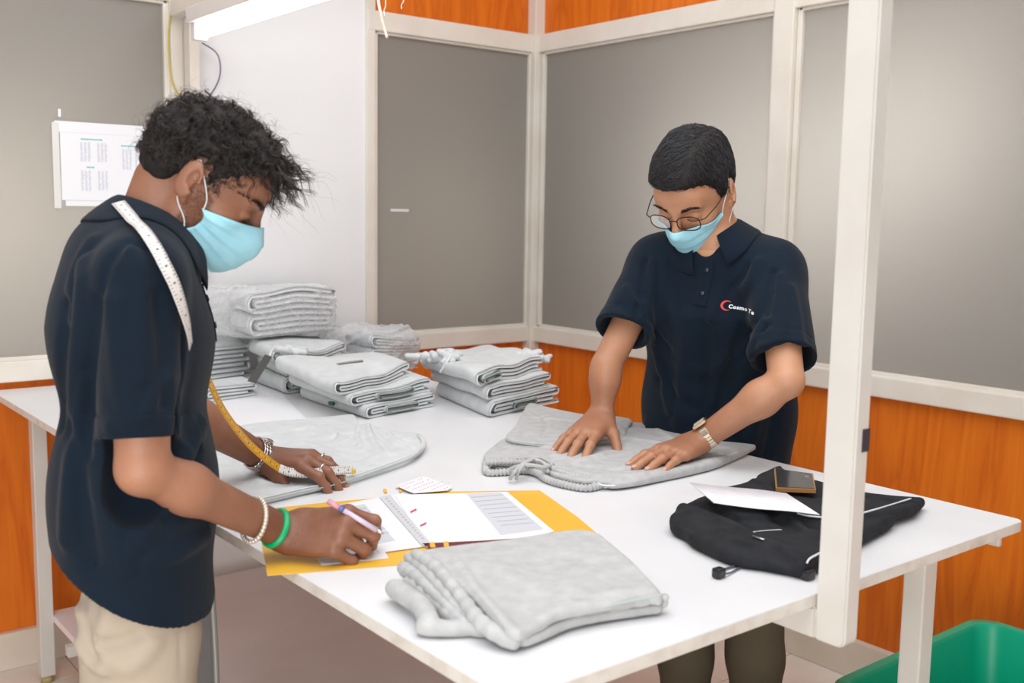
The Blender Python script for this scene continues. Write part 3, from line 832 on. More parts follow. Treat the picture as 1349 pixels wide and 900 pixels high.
# ------------------------------------------------------------------ the man in glasses, right of the table
def right_man():
    D = lambda x, y, t: at_d(x, y, t)
    c = -unit(V_+.168*U_)
    fh = unit(math.cos(math.radians(30))*c-math.sin(math.radians(30))*U_)
    f = math.cos(math.radians(36))*fh-math.sin(math.radians(36))*Z_
    R = frame(f); R = np.stack([rotv(R[:, k], R[:, 0], -3) for k in range(3)], 1)
    S_ = 1.04
    O = D(962, 254, 2.36)-.080*S_*R[:, 1]+.008*R[:, 0]
    Hl = head_prims(); Hs = Prim(lambda P: Hl(P/S_)*S_, Hl.lo*S_, Hl.hi*S_)
    def hl(P):
        cc, rr = CT.c, CT.r
        if cc is not None: CT.c = cc/S_; CT.r = rr/S_
        d = Hl(P/S_)*S_; CT.c, CT.r = cc, rr; return d
    head = in_frame(Prim(hl, Hl.lo*S_, Hl.hi*S_), O, R, .2)
    F = unit(math.cos(math.radians(22))*c-math.sin(math.radians(22))*U_); Lv = unit(np.cross(Z_, F))
    hip = D(948, 640, 2.66); waist = D(946, 540, 2.60); chest = D(946, 400, 2.50); sh = D(946, 335, 2.47); nb = D(944, 318, 2.44)
    SR = D(862, 352, 2.52); SL = D(1022, 360, 2.37); ER = D(799, 482, 2.42); WR = D(792, 549, 2.40)
    EL = D(1036, 502, 2.20); WL = D(918, 584, 2.27)
    # hands lie on the garment
    WR[2] = max(WR[2], TH+.052); WL[2] = max(WL[2], TH+.052)
    tipR = at_z(748, 592, TH+.036); tipL = at_z(838, 610, TH+.036)
    dR = unit(tipR-WR); dL = unit(tipL-WL)
    nR = unit(Z_-dR*dR[2]); nL = unit(Z_-dL*dL[2])
    sR = np.cross(dR, nR)*-1; sR = sR if sR.dot(U_) > 0 else -sR
    sL = np.cross(dL, nL); sL = sL if sL.dot(V_) > 0 else -sL
    dRf = unit(dR+.10*nR*0)
    HR, tR, jR, _ = hand_prims(WR, dR, nR, sR, [(4, 10, 6), (6, 8, 5), (5, 10, 6), (4, 12, 8)], (44, 22, 12, 10), 1.04, 8)
    HL, tL, jL, _ = hand_prims(WL, dL, nL, sL, [(2, 10, 6), (4, 8, 5), (3, 10, 6), (2, 12, 8)], (40, 22, 12, 8), 1.04, 3)
    B = [ecap(hip-.06*Z_, waist, (.15, .10), (.14, .10), Lv), (ecap(waist, chest, (.14, .10), (.16, .11), Lv), .05), (ecap(chest, sh, (.16, .105), (.13, .075), Lv), .05),
         (cap(sh, SR, .06, .052), .04), (cap(sh, SL, .06, .052), .04)]
    skull = O+R@np.array([-.035, 0, -.03])
    B += [(cap(nb-.02*Z_, skull, .060, .054), .03), (cap(nb+.03*F, O+R@np.array([.0, 0, -.06]), .045, .040), .03)]
    B += arm(SR, ER, WR, sR, .95, .86)+arm(SL, EL, WL, sL, 1.0, .95)
    body = union([union(B, .03), (head, .012), (HR, .014), (HL, .014)], .01)
    p = bpy.data.objects.new('person', None); link(p); p.location = (hip[0], hip[1], 0)
    tag(p, 'man in navy polo with glasses and blue mask pressing a grey garment flat', 'person')
    bo = soft('body', body, .0026, M_SKIN_R, p); set_tan(bo, (WR, WL), nb[2]-.02, .55)
    # shirt
    top = D(945, 322, 2.45)
    tors = [ecap(hip-.14*Z_, waist, (.178, .132), (.176, .128), Lv), (ecap(waist, chest, (.176, .128), (.188, .13), Lv), .08), (ecap(chest, sh-.012*Z_, (.188, .125), (.15, .075), Lv), .07),
            (cap(top-.03*Z_, SR+.0*Z_, .062, .060), .06), (cap(top-.03*Z_, SL+.0*Z_, .062, .060), .06)]
    cR = D(819, 437, 2.43); cL = D(1033, 472, 2.25)
    aR = unit(cR-SR); aL = unit(cL-SL)
    slR = isect(union([ecap(SR-.01*aR, cR+.06*aR, (.066, .060), (.072, .064), F)], .02), plane(cR, unit(aR+.10*U_)), .002)
    slL = isect(union([ecap(SL-.01*aL, cL+.06*aL, (.068, .064), (.075, .068), F)], .02), plane(cL, unit(aL)), .002)
    sh_o = union([union(tors, .05), (slR, .035), (slL, .035)], .03)
    hem = 0.70
    rg = creases(sh_o, [
        ([(1008, 425), (985, 480), (965, 560)], .016, 0.0192), ([(980, 430), (965, 470), (945, 540)], .010, -0.0128), ([(1015, 385), (1000, 420), (975, 450)], .012, -0.0112),
        ([(1010, 440), (1000, 520), (985, 590)], .018, 0.0160), ([(1030, 500), (1020, 560), (1010, 600)], .012, -0.0144), ([(850, 400), (866, 470), (884, 540)], .014, 0.0144),
        ([(846, 385), (858, 430), (880, 460)], .010, -0.0128), ([(905, 420), (900, 500), (892, 570)], .018, 0.0112), ([(930, 430), (932, 500), (925, 580)], .014, -0.0112),
        ([(955, 335), (950, 380), (935, 420)], .012, 0.0096), ([(1000, 345), (992, 365), (980, 385)], .012, 0.0096), ([(985, 350), (978, 365), (965, 380)], .007, -0.0080),
        ([(875, 345), (880, 400), (900, 440)], .012, 0.0096), ([(862, 345), (856, 380), (850, 410)], .010, 0.0112), ([(850, 345), (845, 380), (838, 420)], .008, -0.0096),
        ([(1042, 380), (1050, 420), (1054, 455)], .012, 0.0096), ([(1020, 360), (1012, 400), (1008, 450)], .009, -0.0128), ([(1028, 365), (1030, 410), (1024, 455)], .012, 0.0096),
        ([(815, 400), (832, 415), (848, 435)], .009, -0.0096), ([(825, 380), (835, 395), (850, 405)], .010, 0.0096), ([(855, 560), (900, 575), (960, 585)], .016, 0.0128), ([(960, 470), (930, 490), (900, 480)], .020, 0.0096), ([(870, 500), (900, 530), (950, 545)], .016, -0.0096)])
    nz = sines(11, 26, 6, (1, 1, .45)); n2 = sines(12, 70, 6, (1, 1, .5))
    lg0 = hit(sh_o, 974, 405)
    def disp(P):
        d = (rg(P)-.0048*nz(P)-.0018*n2(P))*(1-.9*np.exp(-(((P-lg0)**2).sum(1)/.034**2)))
        for cu, a in ((cR, aR), (cL, aL)):
            t = (P-cu)@a; q = ((P-cu)**2).sum(1) < .02
            d -= np.where(q & (t > -.026), .0012, 0); d += np.where(q, .0016*np.exp(-((t+.027)/.0016)**2), 0)
        return d
    sh_o = displace(sh_o, disp)
    sh_o = isect(sh_o, plane([0, 0, hem], -Z_), .002)
    inner = union([ecap(hip-.14*Z_, waist-.08*Z_, (.171, .125), (.165, .12), Lv)], .01)
    inner = isect(inner, plane([0, 0, hem+.08], Z_))
    shirt = cut(sh_o, inner, .002)
    shirt = cut(shirt, cap(cR-.02*aR, cR+.08*aR, .055, .060), .002); shirt = cut(shirt, cap(cL-.02*aL, cL+.08*aL, .062, .068), .002)
    nax = unit(skull-nb)
    shirt = cut(shirt, cap(nb-.01*nax+.01*F, nb+.12*nax+.01*F, .060, .064), .006)
    # open V below the collar
    shirt = cut(shirt, cap(nb+.06*F-.005*Z_, nb+.13*F-.035*Z_, .026, .012), .006)
    so = soft('polo_shirt', shirt, .0032, M_NAVY, p)
    collar(sh_o, nb+.01*F+.002*Z_, unit(nax+.1*F), F, .062, p, 24)
    # placket and buttons on the front
    pl0 = D(921, 343, 2.32); pl1 = D(914, 402, 2.34)
    o, Cc, Nn, Wd = strip('placket', sh_o, [pl0, (pl0+pl1)/2, pl1], .030, .0016, M_NAVY, p, k=8)
    for q in (.30, .70):
        i = int(q*(len(Cc)-1)); ctr = Cc[i]+Nn[i]*.0028
        bm = bmesh.new(); bmesh.ops.create_cone(bm, cap_ends=True, segments=14, radius1=.0058, radius2=.005, depth=.0026, matrix=Matrix.Translation(ctr) @ Vector(Nn[i]).to_track_quat('Z', 'Y').to_matrix().to_4x4())
        bm_obj('button', bm, M_BTN, o, True)
    # chest logo: crescent and lettering, laid on the shirt
    sh_b = union([union(tors, .05), (slR, .035), (slL, .035)], .03)
    lg = hit(sh_b, 972, 405, .0); nn = unit(sum(grad(sh_b, lg[None]+np.random.RandomState(2).normal(0, .012, (12, 3)), .008)))
    rt = unit(np.cross(Z_, nn)); rt = unit(rt-.10*Z_); up = np.cross(nn, rt)
    def lay(name, V2, Fs, mat, off, par):
        V2 = np.array(V2); W3 = lg+V2[:, :1]*rt*1.0+V2[:, 1:2]*up+nn*.03
        hit = march(sh_o, W3, np.tile(-nn, (len(W3), 1)), .08, off); return mesh_obj(name, hit, Fs, mat, par)
    wm = principled('white_thread', (.80, .84, .86), .7); rm = principled('red_thread', (.72, .06, .06), .7)
    n = 18; V2 = []; Fs = []
    for i in range(n+1):
        a = math.radians(60+i*240/n); w_ = .0026*math.sin(math.pi*i/n)+.0002
        for r_ in (.0085+w_*.2, .0085+w_*1.7): V2.append((-.0205+1.15*r_*math.cos(a), .0008+r_*math.sin(a)*1.05))
        if i < n: Fs.append((2*i, 2*i+1, 2*i+3, 2*i+2))
    logo = lay('logo_crescent', V2, Fs, rm, .0006, p)
    cu = bpy.data.curves.new('logo_text', 'FONT'); cu.body = 'Cosmo Te'; cu.size = .0118; cu.space_character = 1.16; cu.offset = .0005; cu.resolution_u = 3
    to = bpy.data.objects.new('logo_text', cu); link(to); me = bpy.data.meshes.new_from_object(to.evaluated_get(bpy.context.evaluated_depsgraph_get()))
    tv = np.array([v.co[:2] for v in me.vertices])*[1.0, 1]; tv[:, 0] += -.019; tv[:, 0] += 9*np.maximum(tv[:, 0]+.008, 0)**2; tv[:, 1] += -.0040
    lay('logo_text', tv, [tuple(q.vertices) for q in me.polygons], wm, .0009, p); bpy.data.objects.remove(to)
    # mask
    mo, G = mask_obj(Prim(lambda P: hl(P), [-.2]*3, [.2]*3), O, R, p, M_MASK)
    earL = O+R@np.array([-.020, .086, .028])*S_; earLb = O+R@np.array([-.024, .086, -.012])*S_
    def loop(e, i0, i1, ear, s):
        a = G[i0, e]; b = G[i1, e]
        pts = [a, a*.5+(O+R@np.array([.02, s*.082, .014])*S_)*.5, O+R@np.array([-.002, s*.084, .026])*S_, O+R@np.array([-.014, s*.079, .036])*S_, O+R@np.array([-.026, s*.074, .008])*S_, O+R@np.array([-.012, s*.080, -.029])*S_, b*.6+(O+R@np.array([.0, s*.080, -.03])*S_)*.4, b]
        return catmull(pts, 6)
    tube_obj('ear_loop', loop(-1, 2, -4, None, 1), .0012, M_LOOP, mo, 6); tube_obj('ear_loop', loop(0, 2, -4, None, -1), .0012, M_LOOP, mo, 6)
    # glasses
    fr = principled('dark_metal_frame', (.03, .025, .02), .25, .6)
    gl = empty('glasses', O+R@np.array([.11, 0, -.01])*S_, 'thin dark rimmed glasses worn low over the blue mask', 'glasses')
    glm = bpy.data.materials.new('lens_glass'); glm.use_nodes = True; nt = glm.node_tree; nt.nodes.clear()
    o_ = N(glm, 'ShaderNodeOutputMaterial'); mx = N(glm, 'ShaderNodeMixShader'); tr = N(glm, 'ShaderNodeBsdfTransparent'); gs = N(glm, 'ShaderNodeBsdfGlossy'); gs.inputs['Roughness'].default_value = .05
    fz = N(glm, 'ShaderNodeFresnel'); fz.inputs[0].default_value = 1.5; _m = N(glm, 'ShaderNodeMath', operation='MULTIPLY'); _m.inputs[1].default_value = .35; L(glm, fz, 0, _m, 0); L(glm, _m, 0, mx, 0); L(glm, tr, 0, mx, 1); L(glm, gs, 0, mx, 2); L(glm, mx, 0, o_, 0)
    LC = lambda a, b, c: O+R@(np.array([a, b, c])*S_)
    for s in (1, -1):
        rim = []
        for k in range(28):
            a = 2*math.pi*k/28; ca, sa = math.cos(a), math.sin(a)
            yy = .0255*np.sign(ca)*abs(ca)**.75; zz = .0175*np.sign(sa)*abs(sa)**.75
            rim.append(LC(.117-.009*abs(yy+.0335)/.06, s*(.0335+yy), .000+zz))
        tube_obj('rim', rim, .0013, fr, gl, 6, closed=True)
        mesh_obj('lens', rim, [tuple(range(28))], glm, gl, False)
        tube_obj('temple', [LC(.108, s*.060, .008), LC(.102, s*.070, .010), LC(.06, s*.0800, .014), LC(.0, s*.0845, .022), LC(-.015, s*.084, .018)], .0013, fr, gl, 6)
    tube_obj('bridge', [LC(.116, .009, .006), LC(.118, 0, .009), LC(.116, -.009, .006)], .0014, fr, gl, 6)
    # brows, lashes
    rs = np.random.RandomState(3); hd = Prim(lambda P: hl((P-O)@R), [-9]*3, [9]*3)
    for s in (1, -1):
        n = 170; t = rs.uniform(0, 1, n); base = np.stack([np.full(n, .12), s*(.014+.036*t), .021+.006*np.sin(t*2.4)+rs.normal(0, .0022, n)*(1-.5*t)], 1)*S_
        b = march(hd, O+base@R.T, np.tile(-R[:, 0], (n, 1)), .1, .0002)
        dv = R@np.array([-.25, s*1.0, .25]); pth = b[:, None]+np.linspace(0, 1, 4)[None, :, None]*(dv*.008)[None, None]+np.linspace(0, .0015, 4)[None, :, None]*R[:, 0]
        strands('eyebrow', None, pth, .00045, M_HAIR2, p)
        ey = [LC(.0935-.004*abs(q-.5), s*(.020+.027*q), -.0045-.003*math.sin(q*3.14)) for q in np.linspace(0, 1, 9)]
        tube_obj('eyelashes', ey, .0009, M_HAIR2, p, 5)
    # hair
    hlne = [(-.12, -.052), (-.09, -.055), (-.05, -.040), (-.028, .0), (-.012, .034), (.006, .030), (.012, -.004), (.022, .0), (.036, .034), (.055, .054), (.085, .058), (.12, .062)]
    def thick(P): return .017+.012*np.clip((P[:, 2]-.03)/.08, 0, 1)+.006*np.clip((P[:, 0]-.02)/.06, 0, 1)*np.clip((P[:, 2]-.06)/.03, 0, 1)
    hp = hair_lump(hlne, thick, 31, .0022, R*1.0, O)
    def hp_s(P): 
        cc, rr = CT.c, CT.r
        CT.c = None
        d = hp.fn(O+(P-O)/S_)*S_; CT.c, CT.r = cc, rr; return d
    hair = Prim(hp_s, O-.19, O+.19)
    ho = soft('hair', hair, .0028, M_HAIR, p)
    n = 5200; q = rs.normal(size=(n, 3)); q /= np.linalg.norm(q, axis=1)[:, None]; q = q[(q[:, 2] > -.35)]
    st = O+(np.array([-.012, 0, .04])+q*.2)@R.T; b = march(hair, st, -(q@R.T), .2, .0); ok = (hair(b) < .002); b = b[ok]
    loc = (b-O)@R; k = 7; path = np.zeros((len(b), k, 3)); path[:, 0] = b
    part = .040
    for i in range(1, k):
        lc = (path[:, i-1]-O)@R
        dv = np.where((lc[:, 1] > part)[:, None], np.array([.1, .5, -1.0]), np.array([.75, -.75, -.12]))
        dv = np.where((lc[:, 0] < -.06)[:, None], np.array([-.2, 0, -1.]), dv)+rs.normal(0, .34, (len(b), 3))
        w_ = path[:, i-1]+(dv/np.linalg.norm(dv, axis=1)[:, None])@R.T*.0055
        path[:, i] = snap(hair, w_, .0016+.0014*math.sin(i*.9), 2)
    strands('hair_strands', None, path, .0006, M_HAIR3, ho)
    # watch on his left wrist
    gold = principled('gold_steel', (.72, .58, .36), .25, .9); steel = principled('brushed_steel', (.66, .64, .62), .25, .9)
    wt = empty('wrist_watch', WL, 'gold and steel wrist watch with square pale face on the right man', 'watch')
    ax = unit(WL-EL); cW = WL-ax*.030; nW = unit(nL-nL.dot(ax)*ax); sW = np.cross(ax, nW)
    nlk = 26; wr_ = worn_ring(union(arm(SL, EL, WL, sL, 1.0, .95)), cW, nW, sW, .0016, nlk)
    for i in range(nlk):
        a = 2*math.pi*i/nlk
        if math.cos(a) > .86: continue
        pos = wr_[i]; outv = unit(nW*math.cos(a)/.026+sW*math.sin(a)/.032); tv_ = np.cross(outv, ax)
        bm = bmesh.new(); box_bm(bm, -.0085, .0085, -.0034, .0034, -.0013, .0013, .0006, 1)
        M = Matrix([[ax[r_], tv_[r_], outv[r_], pos[r_]] for r_ in range(3)]+[[0, 0, 0, 1]]); bmesh.ops.transform(bm, matrix=M, verts=bm.verts)
        bm_obj('strap_link', bm, steel if i % 2 else gold, wt)
    pos = wr_[0]+nW*.004; M = Matrix([[ax[r_], sW[r_], nW[r_], pos[r_]] for r_ in range(3)]+[[0, 0, 0, 1]])
    bm = bmesh.new(); box_bm(bm, -.0165, .0165, -.014, .014, -.004, .003, .003); bmesh.ops.transform(bm, matrix=M, verts=bm.verts); bm_obj('watch_case', bm, gold, wt)
    bm = bmesh.new(); box_bm(bm, -.0125, .0125, -.0105, .0105, .003, .0042, .001); bmesh.ops.transform(bm, matrix=M, verts=bm.verts); bm_obj('watch_face', bm, principled('watch_dial', (.62, .6, .55), .2), wt)
    nails(tR, M_NAIL_R, bo); nails(tL, M_NAIL_R, bo)
    # trousers and shoes
    kR = D(903, 868, 2.66); kL = D(995, 868, 2.60); fR = np.array([kR[0]+.02, kR[1]+.01, .07]); fL = np.array([kL[0]+.02, kL[1], .07])
    hR = hip-.075*Lv-.02*Z_; hL = hip+.075*Lv-.02*Z_
    tr_ = [ecap(hip+.08*Z_, hip-.02*Z_, (.150, .105), (.16, .11), Lv), (ecap(hR, kR, (.088, .088), (.068, .072), Lv), .03), (ecap(hL, kL, (.088, .088), (.070, .072), Lv), .03),
           (ecap(kR, fR, (.068, .072), (.055, .062), Lv), .02), (ecap(kL, fL, (.070, .072), (.055, .062), Lv), .02)]
    tz = sines(21, 40, 6, (1, 1, .6)); crs = ridges([(D(925, 850, 2.56), D(905, 900, 2.56), .012, .005), (D(975, 850, 2.5), D(1010, 895, 2.5), .014, .005), (D(965, 880, 2.5), D(1000, 870, 2.5), .010, -.004), (D(1020, 840, 2.5), D(1022, 900, 2.5), .004, -.003)])
    tr_p = isect(displace(union(tr_, .02), lambda P: -.003*tz(P)+crs(P)), plane([0, 0, .055], -Z_), .002)
    soft('trousers', tr_p, .0055, M_OLIVE, p)
    for fp in (fR, fL):
        a = np.array([fp[0], fp[1], .045]); toe = a+F*.16+np.array([0, 0, -.012]); hl_ = a-F*.05
        shp = isect(union([ecap(hl_, toe, (.038, .042), (.044, .030), Lv), (cap(a, a+.03*Z_, .042), .03)], .02), plane([0, 0, .001], -Z_), .001)
        soft('shoe', shp, .006, M_SHOE, p)
right_man()

# ------------------------------------------------------------------ the man with the tape measure, left of the table
M_STUB = principled('stubble_brown', (.09, .045, .03), .6)
def left_man():
    D = lambda x, y, t: at_d(x, y, t)
    a_ = math.radians(12); fh = math.cos(a_)*U_+math.sin(a_)*V_; pit = math.radians(32)
    f = math.cos(pit)*fh-math.sin(pit)*Z_; R = frame(f); S_ = .97
    O = D(250, 240, 1.53)+.080*S_*R[:, 1]+.008*R[:, 0]
    Hl = head_prims()
    def hl(P):
        cc, rr = CT.c, CT.r
        if cc is not None: CT.c = cc/S_; CT.r = rr/S_
        d = Hl(P/S_)*S_; CT.c, CT.r = cc, rr; return d
    head = in_frame(Prim(hl, Hl.lo*S_, Hl.hi*S_), O, R, .2)
    LC = lambda a, b, c: O+R@(np.array([a, b, c])*S_)
    a2 = math.radians(16); F = math.cos(a2)*U_+math.sin(a2)*V_; Lv = unit(np.cross(Z_, F)); T0 = 1.585
    hip = D(187, 800, T0); waist = D(178, 640, T0); chest = D(180, 440, T0); sh = D(186, 350, T0); nb = D(196, 310, T0)
    SR = D(184, 366, 1.425); SL = sh+(sh-SR)*.95; SL[2] = SR[2]
    ER = D(188, 618, 1.42); WR = at_z(378, 702, TH+.040)
    WL = at_z(352, 606, TH+.045); EL = D(222, 532, 1.86)
    dR = unit(at_z(478, 694, TH+.060)-WR); sR = unit(.80*V_+.62*Z_-.1*U_); sR = unit(sR-sR.dot(dR)*dR); nR = unit(np.cross(sR, dR)); nR = nR if nR.dot(-V_) > 0 else -nR
    dL = unit(at_z(425, 606, TH+.058)-WL); nL = unit(Z_-dL[2]*dL-.25*V_); sL = np.cross(dL, nL); sL = sL if sL.dot(-V_) > 0 else -sL
    HR, tR, jR, _ = hand_prims(WR, dR, nR, sR, [(42, 62, 28), (50, 66, 34), (58, 68, 38), (62, 66, 38)], (18, 48, 18, 22), 1.06, 2)
    HL, tL, jL, fL_ = hand_prims(WL, dL, nL, sL, [(28, 34, 18), (32, 30, 16), (30, 28, 14), (26, 26, 14)], (30, 34, 8, 14), 1.04, 5)
    print('forearm', np.linalg.norm(WR-ER), 'upper', np.linalg.norm(ER-SR), 'L', np.linalg.norm(WL-EL), np.linalg.norm(EL-SL))
    B = [ecap(hip-.02*Z_, waist, (.12, .07), (.125, .08), Lv), (ecap(waist, chest, (.125, .08), (.15, .10), Lv), .05), (ecap(chest, sh, (.15, .095), (.12, .07), Lv), .05),
         (cap(sh, SR, .055, .05), .04), (cap(sh, SL, .055, .05), .04)]
    skull = LC(-.040, 0, -.025)
    B += [(cap(nb-.02*Z_, skull, .058, .052), .03), (cap(nb+.03*F, LC(-.005, 0, -.055), .045, .040), .03)]
    B += arm(SR, ER, WR, sR, .97, .88)+arm(SL, EL, WL, sL, .95)
    body = union([union(B, .03), (head, .012), (HR, .014), (HL, .014)], .01)
    p = bpy.data.objects.new('person', None); link(p); p.location = (hip[0], hip[1], 0)
    tag(p, 'curly haired man in navy polo and khaki trousers writing at the table', 'person')
    bo = soft('body', body, .0026, M_SKIN_L, p); set_tan(bo, (WR, WL), nb[2]-.02, .38)
    # shirt
    tors = [ecap(D(177, 860, T0), waist, (.170, .124), (.160, .106), Lv), (ecap(waist, chest, (.158, .104), (.165, .102), Lv), .08), (ecap(chest, sh-.004*Z_, (.165, .098), (.14, .064), Lv), .07),
            (cap(nb-.024*Z_-.01*F, SR, .056, .052), .06), (cap(nb-.028*Z_-.01*F, SL, .058, .056), .06), (ell(D(142, 400, T0), (.055, .12, .10), np.stack([F, Lv, Z_], 1)), .09)]
    cR = D(184, 573, 1.415); aR = unit(cR-SR); cL = SL+.62*(EL-SL); aL = unit(cL-SL)
    slR = isect(ecap(SR, cR+.06*aR, (.055, .056), (.0495, .056), F), plane(cR, aR), .002)
    slL = isect(ecap(SL, cL+.06*aL, (.058, .056), (.058, .060), F), plane(cL, aL), .002)
    base = union([union(tors, .05), (slR, .03), (slL, .03)], .03)
    rg = creases(base, [
        ([(128, 400), (120, 500), (112, 600)], .012, -0.0135), ([(112, 350), (104, 460), (100, 560)], .016, 0.0135), ([(243, 420), (238, 500), (234, 570)], .010, -0.0135),
        ([(246, 600), (215, 660), (175, 720)], .014, 0.0135), ([(266, 560), (250, 600), (225, 650)], .012, 0.0135), ([(262, 590), (240, 640), (205, 680)], .009, -0.0121), ([(112, 500), (96, 600), (88, 710)], .015, 0.0135),
        ([(96, 560), (108, 650), (120, 740)], .014, -0.0121), ([(150, 400), (158, 470), (170, 545)], .016, 0.0108), ([(208, 395), (216, 460), (214, 530)], .012, -0.0095), ([(188, 380), (186, 430), (182, 500)], .013, 0.0081),
        ([(140, 630), (150, 690), (165, 745)], .014, 0.0108), ([(215, 680), (245, 668), (272, 650)], .011, -0.0108), ([(200, 735), (240, 725), (272, 705)], .012, 0.0108), ([(90, 400), (82, 480), (80, 560)], .012, -0.0108),
        ([(168, 318), (142, 350), (132, 400)], .007, -0.0068), ([(168, 318), (205, 335), (232, 375)], .006, -0.0068), ([(120, 320), (100, 360), (92, 420)], .014, 0.0108), ([(175, 330), (182, 350), (184, 380)], .012, 0.0081), ([(150, 560), (190, 545), (220, 500)], .014, 0.0081)])
    nz = sines(15, 28, 6, (1, 1, .4)); n2 = sines(16, 75, 6, (1, 1, .5))
    def disp(P):
        d = rg(P)-.0045*nz(P)-.0014*n2(P)
        t = (P-cR)@aR; q = ((P-cR)**2).sum(1) < .012
        d -= np.where(q & (t > -.026), .0012, 0); d += np.where(q, .0016*np.exp(-((t+.027)/.0016)**2), 0)
        return d
    hp = D(215, 762, T0)
    sh_o = isect(displace(base, disp), plane(hp, -(Z_+.52*U_)), .002)
    inner = isect(union([ecap(D(177, 860, T0), waist, (.164, .118), (.154, .100), Lv)], .01), plane(hp+.08*Z_, Z_+.52*U_))
    shirt = cut(sh_o, inner, .002)
    shirt = cut(shirt, cap(cR-.02*aR, cR+.08*aR, .0465, .048), .002); shirt = cut(shirt, cap(cL-.02*aL, cL+.08*aL, .052, .054), .002)
    nax = unit(skull-nb)
    shirt = cut(shirt, cap(nb-.01*nax+.01*F, nb+.12*nax+.01*F, .058, .062), .006)
    shirt = cut(shirt, cap(nb+.055*F-.0*Z_, nb+.12*F-.03*Z_, .024, .010), .006)
    so = soft('polo_shirt', shirt, .0032, M_NAVY, p)
    collar(sh_o, nb+.008*F+.004*Z_, unit(nax+.35*Z_), F, .062, p, 26, h=.040, drop=.058)
    pl0 = nb+.11*F-.07*Z_; pl1 = nb+.13*F-.16*Z_
    o, Cc, Nn, Wd = strip('placket', sh_o, [pl0, (pl0+pl1)/2, pl1], .030, .0016, M_NAVY, p, k=8)
    for q in (.25, .7):
        i = int(q*(len(Cc)-1)); ctr = Cc[i]+Nn[i]*.0028
        bm = bmesh.new(); bmesh.ops.create_cone(bm, cap_ends=True, segments=14, radius1=.0058, radius2=.005, depth=.0026, matrix=Matrix.Translation(ctr) @ Vector(Nn[i]).to_track_quat('Z', 'Y').to_matrix().to_4x4())
        bm_obj('button', bm, M_BTN, o, True)
    mo, G = mask_obj(Prim(hl, [-.2]*3, [.2]*3), O, R, p, M_MASK, mt=(17, 9), mb=-41)
    def loop(e, i0, i1, s):
        a = G[i0, e]; b = G[i1, e]
        pts = [a, a*.5+LC(.02, s*.082, .014)*.5, LC(-.002, s*.084, .026), LC(-.014, s*.079, .036), LC(-.026, s*.074, .008), LC(-.012, s*.080, -.029), b*.6+LC(.0, s*.080, -.03)*.4, b]
        return catmull(pts, 6)
    tube_obj('ear_loop', loop(-1, 2, -4, 1), .0010, M_LOOP, mo, 6); tube_obj('ear_loop', loop(0, 2, -4, -1), .0010, M_LOOP, mo, 6)
    rs = np.random.RandomState(8); hd = Prim(lambda P: hl((P-O)@R), [-9]*3, [9]*3)
    for s in (1, -1):
        n = 200; t = rs.uniform(0, 1, n); bs = np.stack([np.full(n, .12), s*(.014+.050*t), .021+.006*np.sin(t*2.4)+rs.normal(0, .0024, n)*(1-.5*t)], 1)*S_
        b = march(hd, O+bs@R.T, np.tile(-R[:, 0], (n, 1)), .1, .0002); dv = R@np.array([-.25, s*1.0, .25])
        pth = b[:, None]+np.linspace(0, 1, 4)[None, :, None]*(dv*.009)[None, None]+np.linspace(0, .0015, 4)[None, :, None]*R[:, 0]
        strands('eyebrow', None, pth, .0005, M_HAIR2, p)
        ey = [LC(.0935-.004*abs(q-.5), s*(.020+.028*q), -.0045-.003*math.sin(q*3.14)) for q in np.linspace(0, 1, 9)]
        tube_obj('eyelashes', ey, .0015, M_HAIR2, p, 5)
        # short stubble in front of the ear
        n = 900; y = rs.uniform(-.075, -.0, n); x = rs.uniform(.0, .036, n)
        bs = np.stack([x, np.full(n, s*.12), y], 1)*S_; b = march(hd, O+bs@R.T, np.tile(-s*R[:, 1], (n, 1)), .12, .0001)
        dv = R@np.array([.3, s*.25, -.9]); pth = b[:, None]+np.linspace(0, 1, 2)[None, :, None]*(dv*.0035)[None, None]
        strands('stubble', None, pth, .00016, M_STUB, p)
    # curly hair
    hlne = [(-.13, -.058), (-.09, -.062), (-.055, -.045), (-.030, -.0), (-.014, .036), (.008, .032), (.014, .0), (.026, .004), (.036, .030), (.060, .050), (.09, .054), (.14, .058)]
    def thick(P): return .010+.006*np.clip((P[:, 2]-.03)/.08, 0, 1)+.014*np.clip((P[:, 0]-.02)/.06, 0, 1)*np.clip((P[:, 2]-.05)/.03, 0, 1)
    hp_ = hair_lump(hlne, thick, 41, .0032, R, O)
    def hs(P):
        cc, rr = CT.c, CT.r; CT.c = None; d = hp_.fn(O+(P-O)/S_)*S_; CT.c, CT.r = cc, rr; return d
    hair = Prim(hs, O-.2, O+.2)
    ho = soft('hair', hair, .003, M_HAIR, p)
    nc = 1150; q = rs.normal(size=(nc, 3)); q /= np.linalg.norm(q, axis=1)[:, None]; q = q[q[:, 2] > -.45]
    st = O+(np.array([-.012, 0, .04])+q*.22)@R.T; b = march(hair, st, -(q@R.T), .22, 0); b = b[hair(b) < .002]; m = len(b); per = 8
    g = grad(hair, b); lc = (b-O)@R; top = np.clip((lc[:, 2]-.0)/.10, 0, 1); front = np.clip((lc[:, 0]-.03)/.06, 0, 1)*(lc[:, 2] > .05)
    ln = (.009+.012*top+.024*front)*rs.uniform(.6, 1.3, m); cl = rs.uniform(.0042, .0078, m)*(.65+.35*top); turns = rs.uniform(.8, 1.6, m)*rs.choice([-1, 1], m); ph = rs.uniform(0, 6.28, m)
    comb = np.stack([.7+0*lc[:, 0], .2*np.sign(lc[:, 1]), -.35+0*lc[:, 0]], 1)@R.T
    dv = g*.65+comb*.6+rs.normal(0, .30, (m, 3)); dv /= np.linalg.norm(dv, axis=1)[:, None]
